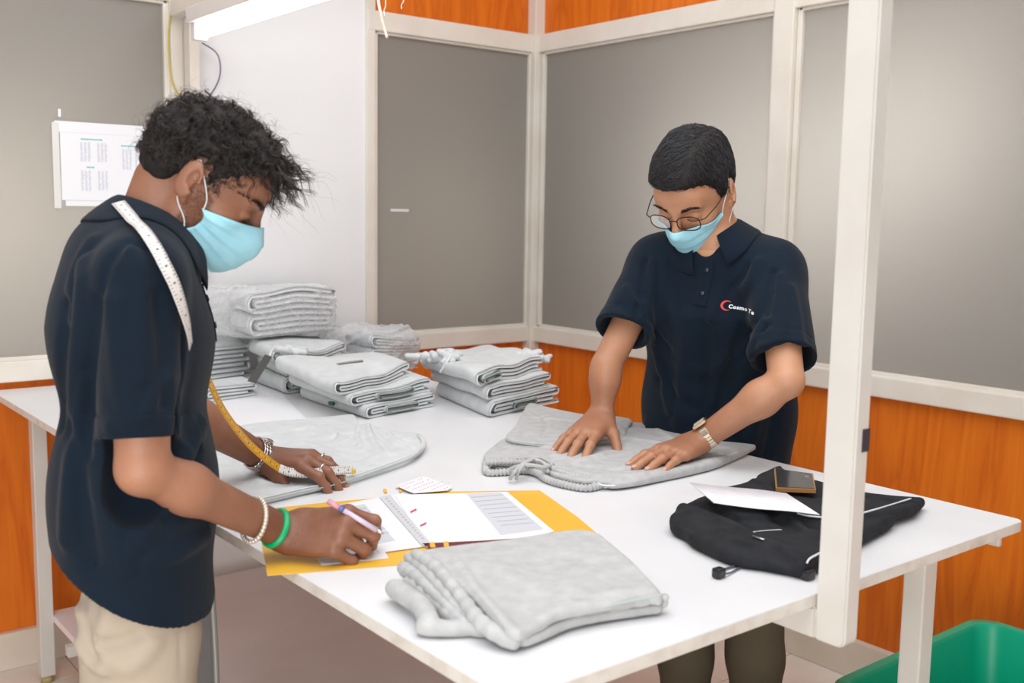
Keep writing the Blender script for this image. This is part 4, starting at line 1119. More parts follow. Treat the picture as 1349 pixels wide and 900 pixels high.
    a = np.cross(dv, rs.normal(size=(m, 3))); a /= np.linalg.norm(a, axis=1)[:, None]; c2 = np.cross(dv, a)
    rp = lambda x: np.repeat(x, per, axis=0); m2 = m*per; k = 16; t = np.linspace(0, 1, k)
    b, g, dv, a, c2, ln, cl, turns, ph, top = map(rp, (b, g, dv, a, c2, ln, cl, turns, ph, top))
    jit = rs.normal(0, .0011, (m2, 3)); ang = ph[:, None]+rs.normal(0, .22, (m2, 1))+turns[:, None]*6.28*t; rad = (cl*rs.uniform(.8, 1.15, m2))[:, None]*(.35+.65*np.minimum(t*3, 1))
    path = b[:, None]-.0035*g[:, None]+jit[:, None]*(1+t[None, :, None])+dv[:, None]*(ln[:, None]*t)[..., None]+a[:, None]*(rad*np.cos(ang))[..., None]+c2[:, None]*(rad*np.sin(ang))[..., None]
    path[..., 2] -= (ln[:, None]*.30*t**2)
    strands('hair_curls', None, path, .00066, M_HAIR2, ho)
    # loose fly-away hairs
    m3 = 500; ix = rs.choice(m2, m3, replace=False); pth = path[ix].copy(); o_ = pth[:, :1]; pth = o_+(pth-o_)*np.array([1.5])+g[ix][:, None]*(.012*t**1.2)[None, :, None]
    strands('hair_curls', None, pth, .00028, M_HAIR2, ho)
    # watch on the left wrist
    steel = principled('watch_steel', (.62, .60, .60), .22, .95); dark = principled('watch_dark', (.05, .05, .055), .25)
    wt = empty('wrist_watch', WL, 'chunky steel wrist watch on the left man reaching over the cloth', 'watch')
    ax = unit(WL-EL); cW = WL-ax*.030; nW = unit(nL-nL.dot(ax)*ax); sW = np.cross(ax, nW); nl = 24; wr_ = worn_ring(union(arm(SL, EL, WL, sL, .95)), cW, nW, sW, .0042, nl)
    for i in range(nl):
        an = 2*math.pi*i/nl
        pos = wr_[i]; ov = unit(nW*math.cos(an)/.027+sW*math.sin(an)/.034); tv_ = np.cross(ov, ax)
        for q_, wd in ((-.0080, .0034), (0, .0044), (.0080, .0034)):
            bm = bmesh.new(); box_bm(bm, q_-wd, q_+wd, -.0042, .0042, -.0020, .0020, .0007, 1)
            M = Matrix([[ax[r_], tv_[r_], ov[r_], pos[r_]] for r_ in range(3)]+[[0, 0, 0, 1]]); bmesh.ops.transform(bm, matrix=M, verts=bm.verts); bm_obj('strap_link', bm, steel, wt)
    pv = unit(nW*.6+V_*.8); pos = march(union(arm(SL, EL, WL, sL, .95)), (cW+pv*.065)[None], -pv[None], .065, .006)[0]; M = Matrix([[ax[r_], np.cross(pv, ax)[r_], pv[r_], pos[r_]] for r_ in range(3)]+[[0, 0, 0, 1]])
    bm = bmesh.new(); bmesh.ops.create_cone(bm, cap_ends=True, segments=28, radius1=.019, radius2=.018, depth=.009, matrix=M); bm_obj('watch_case', bm, steel, wt, True)
    bm = bmesh.new(); bmesh.ops.create_cone(bm, cap_ends=True, segments=28, radius1=.016, radius2=.015, depth=.0105, matrix=M); bm_obj('watch_face', bm, dark, wt, True)
    # rings
    sil = principled('silver_ring', (.75, .74, .73), .18, .95)
    def ring(js, j, q, name_, lab, r=.0108):
        a0 = js[j]; b0 = js[j+1]; ax_ = unit(b0-a0); c_ = a0+(b0-a0)*q; s1 = unit(np.cross(ax_, Z_)); s2 = np.cross(ax_, s1)
        tag(tube_obj('ring', [c_+r*(math.cos(x)*s1+math.sin(x)*s2) for x in np.linspace(0, 6.283, 25)[:-1]], .0019, sil, None, 8, closed=True), lab, 'ring')
    ring(jL[3], 0, .62, '', 'silver ring on the little finger of the hand holding the tape'); ring(jL[1], 0, .72, '', 'silver ring on the middle finger of the hand holding the tape')
    # bracelets on the writing arm
    axR = unit(WR-ER); s1 = unit(np.cross(axR, Z_)); s2 = np.cross(axR, s1)
    sA = unit(sR-sR.dot(axR)*axR); nA = np.cross(axR, sA)
    gb = tube_obj('green_band', worn_ring(body, WR-axR*.026, unit(sA+.08*axR), nA, .0022, 40), .0048, varied('green_plastic_band', (.0, .30, .10), (.0, .36, .13), 20, .35), None, 10, closed=True, flat=.55)
    tag(gb, 'bright green band on the wrist of the writing arm', 'bracelet')
    bb = empty('bead_bracelet', WR-axR*.085, 'pale beaded chain bracelet further up the writing arm', 'bracelet')
    bead_me = None; bm_ = principled('pale_metal_bead', (.62, .56, .47), .3, .5)
    for i, pt in enumerate(worn_ring(body, WR-axR*.072, unit(sA-.12*axR), unit(nA-.1*axR), .0045, 34)):
        pt = pt-.003*Z_
        if bead_me is None:
            bm = bmesh.new(); bmesh.ops.create_icosphere(bm, subdivisions=2, radius=.0040); bead_me = bpy.data.meshes.new('bead'); bm.to_mesh(bead_me); bm.free(); bead_me.materials.append(bm_); bead_me.polygons.foreach_set('use_smooth', [True]*len(bead_me.polygons))
        o = bpy.data.objects.new('bead', bead_me); link(o); o.parent = bb; o.location = Vector(pt)-bb.location
    nails(tR, M_NAIL_L, bo); nails(tL, M_NAIL_L, bo)
    # pen between thumb and index
    top_ = hit(HR, 445, 672); top_ = at_d(430, 659, float((top_-CPOS)@(-MCAM[:, 2]))-.012)
    md = hit(HR, 492, 700, .006, 1.3, 1.75); md = at_d(492, 696, float((md-CPOS)@(-MCAM[:, 2]))-.001); tip = top_+(md-top_)*1.22
    pen = empty('pen', tip, 'clear plastic ballpoint pen with pink end held by the writing man', 'pen')
    dv = top_-tip
    tube_obj('barrel', [tip+dv*.12, tip+dv*.72], .0042, principled('pen_lilac', (.62, .50, .62), .15), pen, 10)
    tube_obj('cap', [tip+dv*.72, tip+dv*.98], [.0045, .0042], principled('pen_pink', (.62, .28, .34), .2), pen, 10)
    tube_obj('grip', [tip+dv*.70, tip+dv*.78], .0047, principled('pen_blue', (.12, .14, .35), .3), pen, 10)
    tube_obj('nib', [tip+dv*.12, tip+dv*.03, tip], [.0036, .002, .0006], principled('pen_tip', (.6, .6, .6), .3, .8), pen, 8)
    # measuring tape
    tp = empty('measuring_tape', D(250, 455, 1.42), 'white and yellow tailor measuring tape over the shoulder and along the arm', 'measuring tape')
    Mw = principled('tape_white', (.74, .71, .68), .5); My = principled('tape_yellow', (.88, .46, .02), .45); Mk = principled('tape_print', (.06, .05, .05), .6)
    shc = union([sh_o], .001)
    path1 = [hit(base, x_, y_, .006) for x_, y_ in ((156, 268), (170, 284), (190, 305), (212, 340), (230, 378), (242, 415), (249, 456))]
    def band(path, mat, off=.008, prim=base, side=None, w_=.019, ticks=Mk, flip=1):
        o, C2, N2, W2 = strip('tape_band', prim, path, w_, .0006, mat, tp, off=off, k=10, side=side)
        seg = np.r_[0, np.cumsum(np.linalg.norm(np.diff(C2, axis=0), axis=1))]; bm = bmesh.new(); s = .01; q = 0
        while s < seg[-1]-.006:
            c_ = np.array([np.interp(s, seg, C2[:, i]) for i in range(3)]); j = min(int(np.searchsorted(seg, s)), len(seg)-1); N_, W_ = N2[j]*flip, W2[j]; T_ = np.cross(N_, W_)
            ln_ = .006 if q % 5 else .010
            for e_ in (1, -1):
                x0, x1 = w_*.46*e_, (w_*.46-ln_*.55)*e_; off2 = N_*(.0011 if flip > 0 else .0006)
                vv = [bm.verts.new(c_+W_*x0+off2-T_*.0005), bm.verts.new(c_+W_*x1+off2-T_*.0005), bm.verts.new(c_+W_*x1+off2+T_*.0005), bm.verts.new(c_+W_*x0+off2+T_*.0005)]; bm.faces.new(vv)
            if q % 5 == 2:
                vv = [bm.verts.new(c_+W_*x_+off2+T_*y_) for x_, y_ in ((-.002, -.0012), (.002, -.0012), (.002, .0012), (-.002, .0012))]; bm.faces.new(vv)
            s += .005; q += 1
        k_ = bm_obj('scale_marks', bm, ticks, o); k_['kind'] = 'stuff'
        return C2, N2
    band(path1, Mw)
    fr_ = lambda x, y, t: D(x, y, t)
    yl = [D(258, 425, 1.62), D(262, 450, 1.62), D(272, 492, 1.66), D(294, 540, 1.75), D(324, 580, 1.86), D(350, 604, 1.94), D(368, 617, 1.99)]
    band(yl, My, flip=-1, prim=None, side=np.cross(unit(yl[-1]-yl[0]), unit(-V_+.9*Z_)), w_=.015)
    e0 = D(368, 617, 1.99); e1 = at_z(465, 619, TH+.030)
    wl = [e0, D(382, 622, 2.0), D(405, 624, 2.01), D(430, 621, 2.02), e1]
    band(wl, Mw, prim=None, side=unit(Z_*.8+V_*.5), w_=.017)
    box('metal_tip', e1[0]-.004, e1[0]+.004, e1[1]-.006, e1[1]+.006, e1[2]-.008, e1[2]+.002, principled('tape_tip', (.75, .52, .05), .3), tp)
    # trousers and shoes
    hR = hip-.062*Lv; hL = hip+.062*Lv; kR = D(176, 1010, 1.52)+0*F; kL = D(172, 1000, 1.66); fR = np.array([kR[0]+.0, kR[1], .07]); fL = np.array([kL[0], kL[1], .07])
    kR[2] = kL[2] = .48
    tr_ = [ecap(hip+.10*Z_, hip-.02*Z_, (.132, .080), (.136, .084), Lv), (ecap(hR, kR, (.074, .082), (.068, .078), Lv), .03), (ecap(hL, kL, (.074, .082), (.068, .078), Lv), .03),
           (ecap(kR, fR, (.065, .080), (.055, .06), Lv), .02), (ecap(kL, fL, (.065, .080), (.055, .06), Lv), .02)]
    trb = union(tr_, .02)
    tc = creases(trb, [([(150, 785), (140, 820), (128, 850)], .012, .010), ([(128, 842), (150, 848), (178, 838)], .008, -.010), ([(108, 785), (112, 830), (124, 870)], .010, -.010), ([(104, 850), (118, 870), (135, 885)], .012, .012),
        ([(110, 880), (122, 892), (140, 896)], .007, -.008), ([(238, 780), (238, 840), (236, 899)], .0025, -.0035), ([(180, 785), (195, 815), (225, 805)], .02, .008), ([(228, 778), (218, 808), (190, 822)], .006, -.006), ([(140, 870), (170, 880), (200, 850)], .014, .008), ([(98, 780), (100, 800), (110, 812)], .010, .008)])
    tz = sines(22, 38, 6, (1, 1, .7))
    soft('trousers', isect(displace(trb, lambda P: -.004*tz(P)+tc(P)), plane([0, 0, .055], -Z_), .002), .0055, M_KHAKI, p)
    for fp in (fR, fL):
        a = np.array([fp[0], fp[1], .045]); toe = a+F*.16+np.array([0, 0, -.012]); hl_ = a-F*.05
        soft('shoe', isect(union([ecap(hl_, toe, (.038, .042), (.044, .030), Lv), (cap(a, a+.03*Z_, .042), .03)], .02), plane([0, 0, .001], -Z_), .001), .006, M_SHOE, p)
left_man()

# ------------------------------------------------------------------ garments and papers on the table
def fabric(name, c1, c2, **k): return knit(name, c1, c2, **k)
M_GREY = fabric('grey_melange_fleece', (.46, .46, .455), (.53, .53, .525), s=420, bump=.55, nscale=45)
M_PALE = fabric('pale_grey_fleece', (.60, .62, .625), (.66, .68, .685), s=420, bump=.5, nscale=30)
M_INNER = fabric('green_grey_lining', (.40, .45, .43), (.47, .51, .49), s=300, bump=.4)
M_PIPE = principled('white_piping', (.74, .75, .76), .7)
M_BLACK = fabric('black_fleece', (.014, .015, .018), (.022, .023, .027), s=420, bump=.6, nscale=30)
def slab(poly, z0, h, r, zt=None):
    """rounded prism over a plan outline; z0 mid height (number or function of x, y), h half thickness"""
    Pg = np.array(poly, float)[:, :2]; Q = np.roll(Pg, -1, 0); E = Q-Pg; L2 = (E*E).sum(1)+1e-12
    zf = z0 if callable(z0) else (lambda x, y: z0)
    zs = zf(Pg[:, 0], Pg[:, 1]); zs = np.atleast_1d(zs)
    def f(P):
        x, y = P[:, 0], P[:, 1]; best = np.full(len(P), 1e9); ins = np.zeros(len(P), bool)
        for (ax, ay), (qx, qy), (ex, ey), l2 in zip(Pg, Q, E, L2):
            dx, dy = x-ax, y-ay; t = np.clip((dx*ex+dy*ey)/l2, 0, 1); best = np.minimum(best, (dx-t*ex)**2+(dy-t*ey)**2)
            c = (ay > y) != (qy > y)
            if c.any(): ins ^= c & (x < (ex)*(y-ay)/(ey if abs(ey) > 1e-9 else 1e-9)+ax)
        d2 = np.sqrt(best); d2 = np.where(ins, -d2, d2)
        dz = np.abs(P[:, 2]-zf(x, y))-h
        a = d2+r; b = dz+r
        return np.minimum(np.maximum(a, b), 0)+np.sqrt(np.maximum(a, 0)**2+np.maximum(b, 0)**2)-r
    return Prim(f, [Pg[:, 0].min(), Pg[:, 1].min(), zs.min()-h-.01], [Pg[:, 0].max(), Pg[:, 1].max(), zs.max()+h+.01])
def tz(pts, z=0.0): return [at_z(p[0], p[1], TH+(p[2] if len(p) > 2 else z)) for p in pts]
def outline(pts, z, k=3): return catmull(tz(pts, z), k, closed=True)
def on_table(prim): return isect(prim, plane([0, 0, TH+.0006], -Z_), .001)

# --- grey garment under the hands of the man in glasses
def pressed_garment():
    main = [(644, 611), (637, 603), (650, 590), (668, 578), (700, 566), (740, 560), (800, 558), (866, 562), (900, 575), (945, 583), (990, 588), (993, 592), (965, 604), (938, 615), (880, 628), (837, 638), (805, 641), (795, 633), (770, 627), (730, 615), (700, 607), (670, 609)]
    over = [(666, 578), (680, 560), (694, 534), (708, 534), (740, 541), (775, 547), (829, 552), (828, 563), (818, 578), (790, 584), (740, 586), (700, 584)]
    p = bpy.data.objects.new('grey_sweatpants', None); link(p); c = at_z(800, 600, TH); p.location = c
    tag(p, 'grey drawstring garment being pressed flat under the hands of the man in glasses', 'garment', None)
    b0 = union([slab(outline(main, .010), TH+.0105, .0062, .0045), (slab(outline([(700, 600), (760, 570), (866, 566), (940, 588), (975, 590), (930, 610), (840, 628), (770, 632), (715, 618)], .02), TH+.0135, .0062, .005), .02)], .02)
    rg = creases(b0, [([(730, 600), (760, 606), (790, 600)], .010, 0.0070), ([(700, 612), (745, 618), (790, 628)], .008, 0.0056), ([(760, 612), (800, 618), (850, 615)], .012, -0.0056), ([(800, 575), (850, 580), (900, 590)], .012, 0.0042),
                      ([(640, 606), (665, 606), (700, 604)], .006, 0.0056), ([(866, 566), (905, 585), (960, 590)], .010, 0.0042), ([(720, 590), (760, 594), (800, 590)], .010, -0.0056), ([(880, 612), (920, 603), (970, 595)], .010, -0.0042), ([(770, 636), (800, 628), (850, 624)], .006, 0.0042)])
    nz = sines(51, 45, 6)
    bo = soft('front_panel', on_table(displace(b0, lambda P: rg(P)-.0012*nz(P))), .0028, M_GREY, p)
    low_ = [(641, 616), (645, 600), (668, 582), (760, 575), (860, 585), (940, 590), (880, 622), (840, 636), (800, 641), (770, 642), (730, 634), (700, 624), (650, 625)]
    soft('back_panel', on_table(displace(slab(outline(low_, .003), TH+.0035, .0030, .0025), lambda P: -.0008*nz(P))), .0028, M_GREY, p)
    ov = slab(outline(over, .024), TH+.0215, .0052, .0045); r2 = creases(ov, [([(700, 540), (720, 556), (715, 575)], .006, -0.0042), ([(800, 560), (815, 562), (822, 570)], .006, 0.0056), ([(700, 550), (730, 552), (760, 556)], .008, 0.0056)])
    soft('folded_leg', on_table(displace(ov, lambda P: r2(P)-.0012*nz(P))), .0028, M_GREY, p)
    tube_obj('seam', catmull(tz([(667, 580, .026), (690, 585, .023), (715, 588, .022), (735, 588, .022)]), 6), .0016, M_INNER, p, 6)
    # gathered elastic waistband
    def gath(name, pts, r, n=90, amp=.0014):
        C_ = catmull(tz(pts), 12); seg = np.r_[0, np.cumsum(np.linalg.norm(np.diff(C_, axis=0), axis=1))]; s = np.linspace(0, seg[-1], n*3)
        C2 = np.stack([np.interp(s, seg, C_[:, i]) for i in range(3)], 1)
        return tube_obj(name, C2, list(r+amp*np.sin(s/.0042*6.283/2)), M_GREY, p, 12, flat=.9)
    gath('waistband', [(641, 610, .019), (660, 609, .022), (690, 609, .024), (710, 611, .024), (726, 617, .022), (745, 624, .019), (770, 630, .016), (790, 634, .014)], .0070)
    gath('waistband', [(640, 611, .010), (642, 622, .008), (665, 622, .008), (690, 620, .009), (708, 623, .010), (722, 632, .009), (750, 640, .008), (775, 643, .008), (795, 638, .009)], .0072)
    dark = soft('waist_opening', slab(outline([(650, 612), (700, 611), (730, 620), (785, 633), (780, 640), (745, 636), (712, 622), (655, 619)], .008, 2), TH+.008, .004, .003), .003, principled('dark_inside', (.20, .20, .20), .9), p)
    def cord(pts, r=.0040): return tube_obj('drawstring', catmull(tz(pts), 8), r, M_GREY, p, 10)
    cord([(722, 622, .022), (716, 610, .030), (700, 606, .032), (688, 612, .031), (678, 622, .026), (672, 631, .008)])
    cord([(672, 618, .018), (684, 614, .028), (700, 613, .034), (718, 616, .030), (728, 612, .026)])
    cord([(728, 612, .026), (712, 604, .031), (695, 609, .035), (684, 620, .027), (680, 631, .006)], .0034)
    cord([(780, 636, .014), (800, 640, .012), (830, 637, .012), (862, 629, .014), (885, 621, .016), (920, 612, .018), (960, 600, .018), (990, 590, .014)], .0018).data.materials[0] = M_PIPE
    tube_obj('side_seam', catmull(tz([(795, 643, .006), (835, 638, .006), (880, 627, .007), (935, 615, .006), (990, 593, .006)]), 6), .0015, M_INNER, p, 6)
    tube_obj('label_tab', tz([(680, 605, .026), (708, 608, .026)]), .0022, principled('tab_dark', (.1, .1, .1), .6), p, 6, flat=.4)
pressed_garment()

# --- grey cloth the left man measures; it hangs over the table edge by his side
HY = 1.675
def measured_cloth():
    p = bpy.data.objects.new('grey_sweatshirt', None); link(p); p.location = at_z(400, 620, TH)
    tag(p, 'flat grey garment measured by the left man, hanging over the near table edge', 'garment')
    main = [(262, 676), (262, 640), (262, 600), (270, 575), (300, 566), (330, 561), (365, 557), (404, 554), (440, 550), (466, 548), (474, 560), (480, 560), (486, 559), (508, 568), (530, 571), (549, 573), (559, 580), (556, 592), (543, 601), (503, 616), (445, 634), (385, 648), (326, 662), (290, 669)]
    b0 = slab(outline(main, .008), TH+.007, .0065, .005)
    rg = creases(b0, [([(474, 562), (470, 575), (474, 588)], .006, 0.0096), ([(490, 560), (500, 575), (520, 590)], .006, -0.0080), ([(485, 560), (490, 580), (505, 600)], .007, 0.0096), ([(510, 570), (525, 582), (545, 590)], .006, 0.0096), ([(520, 575), (535, 580), (552, 582)], .004, -0.0064),
                      ([(400, 560), (440, 572), (470, 585)], .010, 0.0080), ([(350, 580), (400, 585), (450, 600)], .014, 0.0064), ([(300, 575), (350, 572), (400, 565)], .010, -0.0064), ([(430, 580), (450, 572), (468, 570)], .007, -0.0080), ([(395, 568), (420, 573), (445, 580)], .006, -0.0064),
                      ([(300, 600), (330, 620), (345, 640)], .012, 0.0064), ([(500, 600), (470, 612), (440, 620)], .012, 0.0064), ([(480, 590), (500, 598), (520, 598)], .008, 0.0080)])
    nz = sines(53, 40, 6)
    soft('body_panel', on_table(displace(b0, lambda P: rg(P)-.0018*nz(P))), .0030, M_PALE, p)
    C_ = [(262, 680, .006), (290, 671, .007), (326, 664, .009), (385, 650, .009), (445, 636, .010), (503, 617, .012), (543, 601, .014), (558, 586, .014), (552, 575, .014)]
    tube_obj('rolled_seam', catmull(tz(C_), 8), .0065, M_PALE, p, 10)
    tube_obj('piping', catmull(tz([(a, b-3, z+.006) for a, b, z in C_]), 8), .0013, M_PIPE, p, 6)
    tube_obj('piping', catmull(tz([(a, b+1.5, z+.003) for a, b, z in C_[1:]]), 8), .0012, M_INNER, p, 6)
    # hanging part, outside the table edge
    x0 = TX0-.010; ys_ = np.linspace(HY, HY+.24, 9); zs_ = np.linspace(TH+.010, .38, 22)
    V = []; Fs = []; n1, n2 = len(zs_), len(ys_)
    for lay in (0, 1):
        for i, z in enumerate(zs_):
            for j, y in enumerate(ys_):
                b = .006*math.sin(j*1.3+i*.15)*min(i/5, 1); V.append((x0-.006*lay+b-(0 if i else -.012), y+.035*(i/n1)*(1 if j else -.3)-.02*(i/n1), z))
    f = lambda l, i, j: l*n1*n2+i*n2+j
    for i in range(n1-1):
        for j in range(n2-1):
            Fs.append((f(0, i, j), f(0, i+1, j), f(0, i+1, j+1), f(0, i, j+1))); Fs.append((f(1, i, j+1), f(1, i+1, j+1), f(1, i+1, j), f(1, i, j)))
        Fs.append((f(1, i, 0), f(1, i+1, 0), f(0, i+1, 0), f(0, i, 0))); Fs.append((f(0, i, n2-1), f(0, i+1, n2-1), f(1, i+1, n2-1), f(1, i, n2-1)))
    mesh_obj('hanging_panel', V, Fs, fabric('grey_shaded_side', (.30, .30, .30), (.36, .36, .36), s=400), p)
    e = [V[f(1, i, 0)] for i in range(n1)]; tube_obj('rolled_seam', [(a-.002, b-.003, c) for a, b, c in e], .004, M_INNER, p, 8); tube_obj('piping', [(a-.004, b-.008, c) for a, b, c in e], .0016, M_PIPE, p, 6)
measured_cloth()

# --- folded grey garment in the foreground
def front_fold():
    p = bpy.data.objects.new('folded_sweatshirt', None); link(p); p.location = at_z(690, 780, TH)
    tag(p, 'thick folded grey garment at the near table corner beside the yellow folder', 'garment')
    top = [(553, 724, .052), (600, 716, .052), (667, 709, .052), (743, 699, .050), (782, 703, .046), (806, 718, .044), (845, 752, .038), (874, 781, .034), (850, 784, .034), (790, 797, .032), (735, 812, .028), (705, 838, .016), (684, 851, .012), (662, 842, .016), (640, 812, .030), (604, 768, .045), (572, 741, .050)]
    ct = catmull(tz(top), 3, closed=True)
    ztop = lambda x, y: TH+np.interp(y+.10*(x-.9), [.93, .97, 1.03, 1.15, 1.3], [.020, .030, .038, .044, .046])
    s1 = slab(ct, ztop, .0065, .006)
    second = [(580, 745, .02), (640, 735, .02), (760, 740, .02), (830, 765, .018), (874, 796, .014), (850, 803, .014), (806, 809, .014), (754, 822, .012), (716, 842, .008), (684, 850, .008), (650, 830, .010), (610, 790, .018)]
    s2 = slab(catmull(tz(second), 3, closed=True), lambda x, y: TH+np.interp(y, [.95, 1.0, 1.2], [.010, .016, .020]), .0075, .006)
    rg = creases(s1, [([(600, 735), (640, 790), (690, 845)], .007, .004), ([(585, 738), (625, 785), (668, 840)], .005, -.006), ([(860, 778), (790, 785), (720, 815)], .010, .004), ([(700, 845), (740, 800), (800, 782)], .012, .003), ([(640, 740), (700, 770), (760, 780)], .03, .003), ([(700, 740), (760, 735), (820, 750)], .02, -.003), ([(760, 790), (810, 785), (850, 778)], .006, -.003)])
    nz = sines(57, 30, 6)
    soft('body_panel', on_table(displace(s1, lambda P: rg(P)-.0016*nz(P))), .003, M_GREY, p)
    soft('folded_layer', on_table(displace(s2, lambda P: -.0020*nz(P))), .003, M_GREY, p)
    def roll(name, pts, r, mat=M_GREY, flat=1.0, k=8):
        C_ = catmull(tz(pts), k); n = len(C_); R_ = [r*(.75+.25*math.sin(math.pi*min(1, (i+2)/6.))) if i < 6 else r*(1+.06*math.sin(i*.9)) for i in range(n)]
        return tube_obj(name, C_, R_, mat, p, 14, flat=flat)
    ctz = sines(58, 90, 6)
    def lobe(name, segs, k=.006, h=.003):
        pr = union([cap(a, b, ra, rb) for a, b, ra, rb in segs], k)
        soft(name, on_table(displace(pr, lambda P: -.0008*ctz(P)-.0018*nz(P))), h, M_GREY, p)
    def chain(pts, r): 
        q = catmull(tz(pts), 3); return [(q[i], q[i+1], r[0]+(r[1]-r[0])*i/len(q), r[0]+(r[1]-r[0])*(i+1)/len(q)) for i in range(len(q)-1)]
    lobe('fold', chain([(548, 730, .046), (574, 748, .044), (606, 785, .036), (636, 822, .024), (676, 846, .013)], (.0085, .0095)))
    lobe('fold', chain([(538, 734, .036), (560, 752, .034), (590, 785, .028), (618, 815, .018), (650, 832, .011)], (.0085, .009)))
    lobe('fold', chain([(532, 748, .024), (550, 762, .024), (582, 792, .020), (612, 822, .014), (640, 830, .010)], (.0105, .009)), .006)
    lobe('sleeve_fold', chain([(519, 775, .020), (536, 786, .022), (556, 800, .022), (566, 822, .016)], (.011, .013))+chain([(540, 770, .014), (570, 790, .014), (600, 818, .012), (625, 826, .010)], (.011, .009))+chain([(556, 826, .012), (585, 828, .012), (620, 828, .010)], (.010, .008)), .007)
    roll('cuff', [(868, 790, .022), (846, 792, .024), (822, 796, .022), (800, 806, .014), (770, 815, .010), (745, 818, .009)], .0075)
    roll('cuff', [(876, 786, .026), (874, 795, .014), (862, 800, .008)], .006)
    roll('hem_seam', [(750, 816, .016), (790, 802, .026), (830, 792, .030), (872, 784, .034)], .0020, M_INNER)
front_fold()

# --- black garment with white piping, phone and slip of paper
def black_garment():
    p = bpy.data.objects.new('black_sweatpants', None); link(p); p.location = at_z(1040, 690, TH)
    tag(p, 'folded black garment with white piping behind the steel post', 'garment')
    low = [(883, 690), (890, 674), (932, 655), (990, 655), (1060, 670), (1130, 690), (1180, 683), (1131, 711), (1088, 737), (1060, 748), (1040, 745), (1000, 738), (965, 732), (914, 712), (900, 700)]
    up = [(932, 655, .03), (971, 642, .03), (993, 630, .03), (1000, 620, .03), (1027, 609, .03), (1037, 615, .03), (1095, 634, .03), (1150, 645, .03), (1213, 657, .02), (1216, 663, .018), (1205, 672, .018), (1176, 682, .018), (1120, 692, .02), (1080, 690, .024), (1050, 688, .026), (1000, 690, .026), (960, 685, .028), (940, 672, .03)]
    s1 = slab(outline(low, .02), TH+.015, .0145, .013)
    zf = lambda x, y: TH+np.interp(x, [1.15, 1.5, 1.72], [.034, .030, .014])
    s2 = slab(catmull(tz(up), 3, closed=True), zf, .011, .010)
    b0 = union([s1, (s2, .010)], .01)
    rg = creases(b0, [([(900, 668), (960, 690), (1040, 728)], .010, 0.0135), ([(905, 690), (970, 712), (1040, 738)], .007, -0.0121), ([(940, 664), (975, 690), (1000, 705)], .007, -0.0135), ([(1045, 678), (1055, 700), (1100, 708)], .012, 0.0121), ([(1000, 660), (1030, 685), (1050, 700)], .010, -0.0135),
                      ([(975, 645), (1000, 650), (1020, 655)], .006, -0.0081), ([(990, 632), (1010, 640), (1020, 648)], .006, 0.0081), ([(1100, 650), (1150, 655), (1200, 662)], .012, -0.0054), ([(1090, 690), (1150, 680), (1205, 668)], .010, 0.0081), ([(890, 680), (930, 668), (980, 670)], .010, 0.0081)])
    nz = sines(61, 45, 6)
    soft('body_panel', on_table(displace(b0, lambda P: rg(P)-.0022*nz(P))), .003, M_BLACK, p)
    bf = displace(b0, lambda P: rg(P)-.0022*nz(P))
    C_ = catmull(tz([(906, 697, .012), (930, 706, .012), (955, 716, .011), (975, 726, .010), (992, 732, .010)]), 14); s = np.arange(len(C_))
    tube_obj('waistband', C_, list(.011+.0016*np.sin(s*1.5)), M_BLACK, p, 12)
    def pipe(pts, r=.0017, n='piping'): return tube_obj(n, [hit(bf, a, b, .0012) for a, b in catmull(np.array(pts, float), 5)], r, M_PIPE, p, 6)
    pipe([(1050, 676), (1065, 680), (1090, 682), (1110, 681), (1128, 678), (1165, 668), (1200, 657)])
    pipe([(1063, 742), (1067, 736), (1078, 730), (1090, 724), (1110, 710), (1130, 697)])
    pipe([(992, 701), (1010, 699), (1030, 698)], .0008, 'zip_edge')
    mt_ = principled('zip_metal', (.45, .45, .45), .3, .9)
    tube_obj('zip_pull', [hit(bf, a, b, .002) for a, b in ((992, 706), (1000, 709), (1007, 711))], .0028, mt_, p, 8, flat=.5)
    dk = principled('black_toggle', (.015, .015, .018), .3); cl = principled('clear_cord', (.10, .10, .12), .4)
    for (a, b), w_ in (((947, 755), .009), ((1064, 757), .010)):
        c = at_z(a, b, TH+.008); bm = bmesh.new(); box_bm(bm, c[0]-w_, c[0]+w_, c[1]-w_*.8, c[1]+w_*.8, TH+.001, TH+.016, .003)
        to = bm_obj('cord_toggle', bm, dk, p)
    for pts in ([(972, 733, .012), (967, 745, .004), (957, 749, .003), (948, 752, .008)], [(976, 735, .012), (978, 744, .004), (964, 754, .003), (950, 757, .008)]): tube_obj('cord_loop', catmull(tz(pts), 8), .0016, cl, p, 6)
    tube_obj('cord_loop', catmull(tz([(972, 733, .016), (974, 738, .010)]), 4), .0032, M_PIPE, p, 8)
    return bf
BF = black_garment()
def quad_solid(name, corners, thick, mat, parent=None):
    """thin solid over four (or more) corner points, thickness downwards"""
    c = [np.array(q, float) for q in corners]; n = len(c); nn = unit(np.cross(c[1]-c[0], c[2]-c[0])); nn = nn if nn[2] > 0 else -nn
    V = c+[q-nn*thick for q in c]; up = np.cross(c[1]-c[0], c[2]-c[0])[2] > 0
    Fs = [tuple(range(n)) if up else tuple(range(n-1, -1, -1)), tuple(range(2*n-1, n-1, -1)) if up else tuple(range(n, 2*n))]
    for i in range(n): Fs.append((i, (i+1) % n, n+(i+1) % n, n+i) if not up else (i, n+i, n+(i+1) % n, (i+1) % n))
    return mesh_obj(name, V, Fs, mat, parent, False)
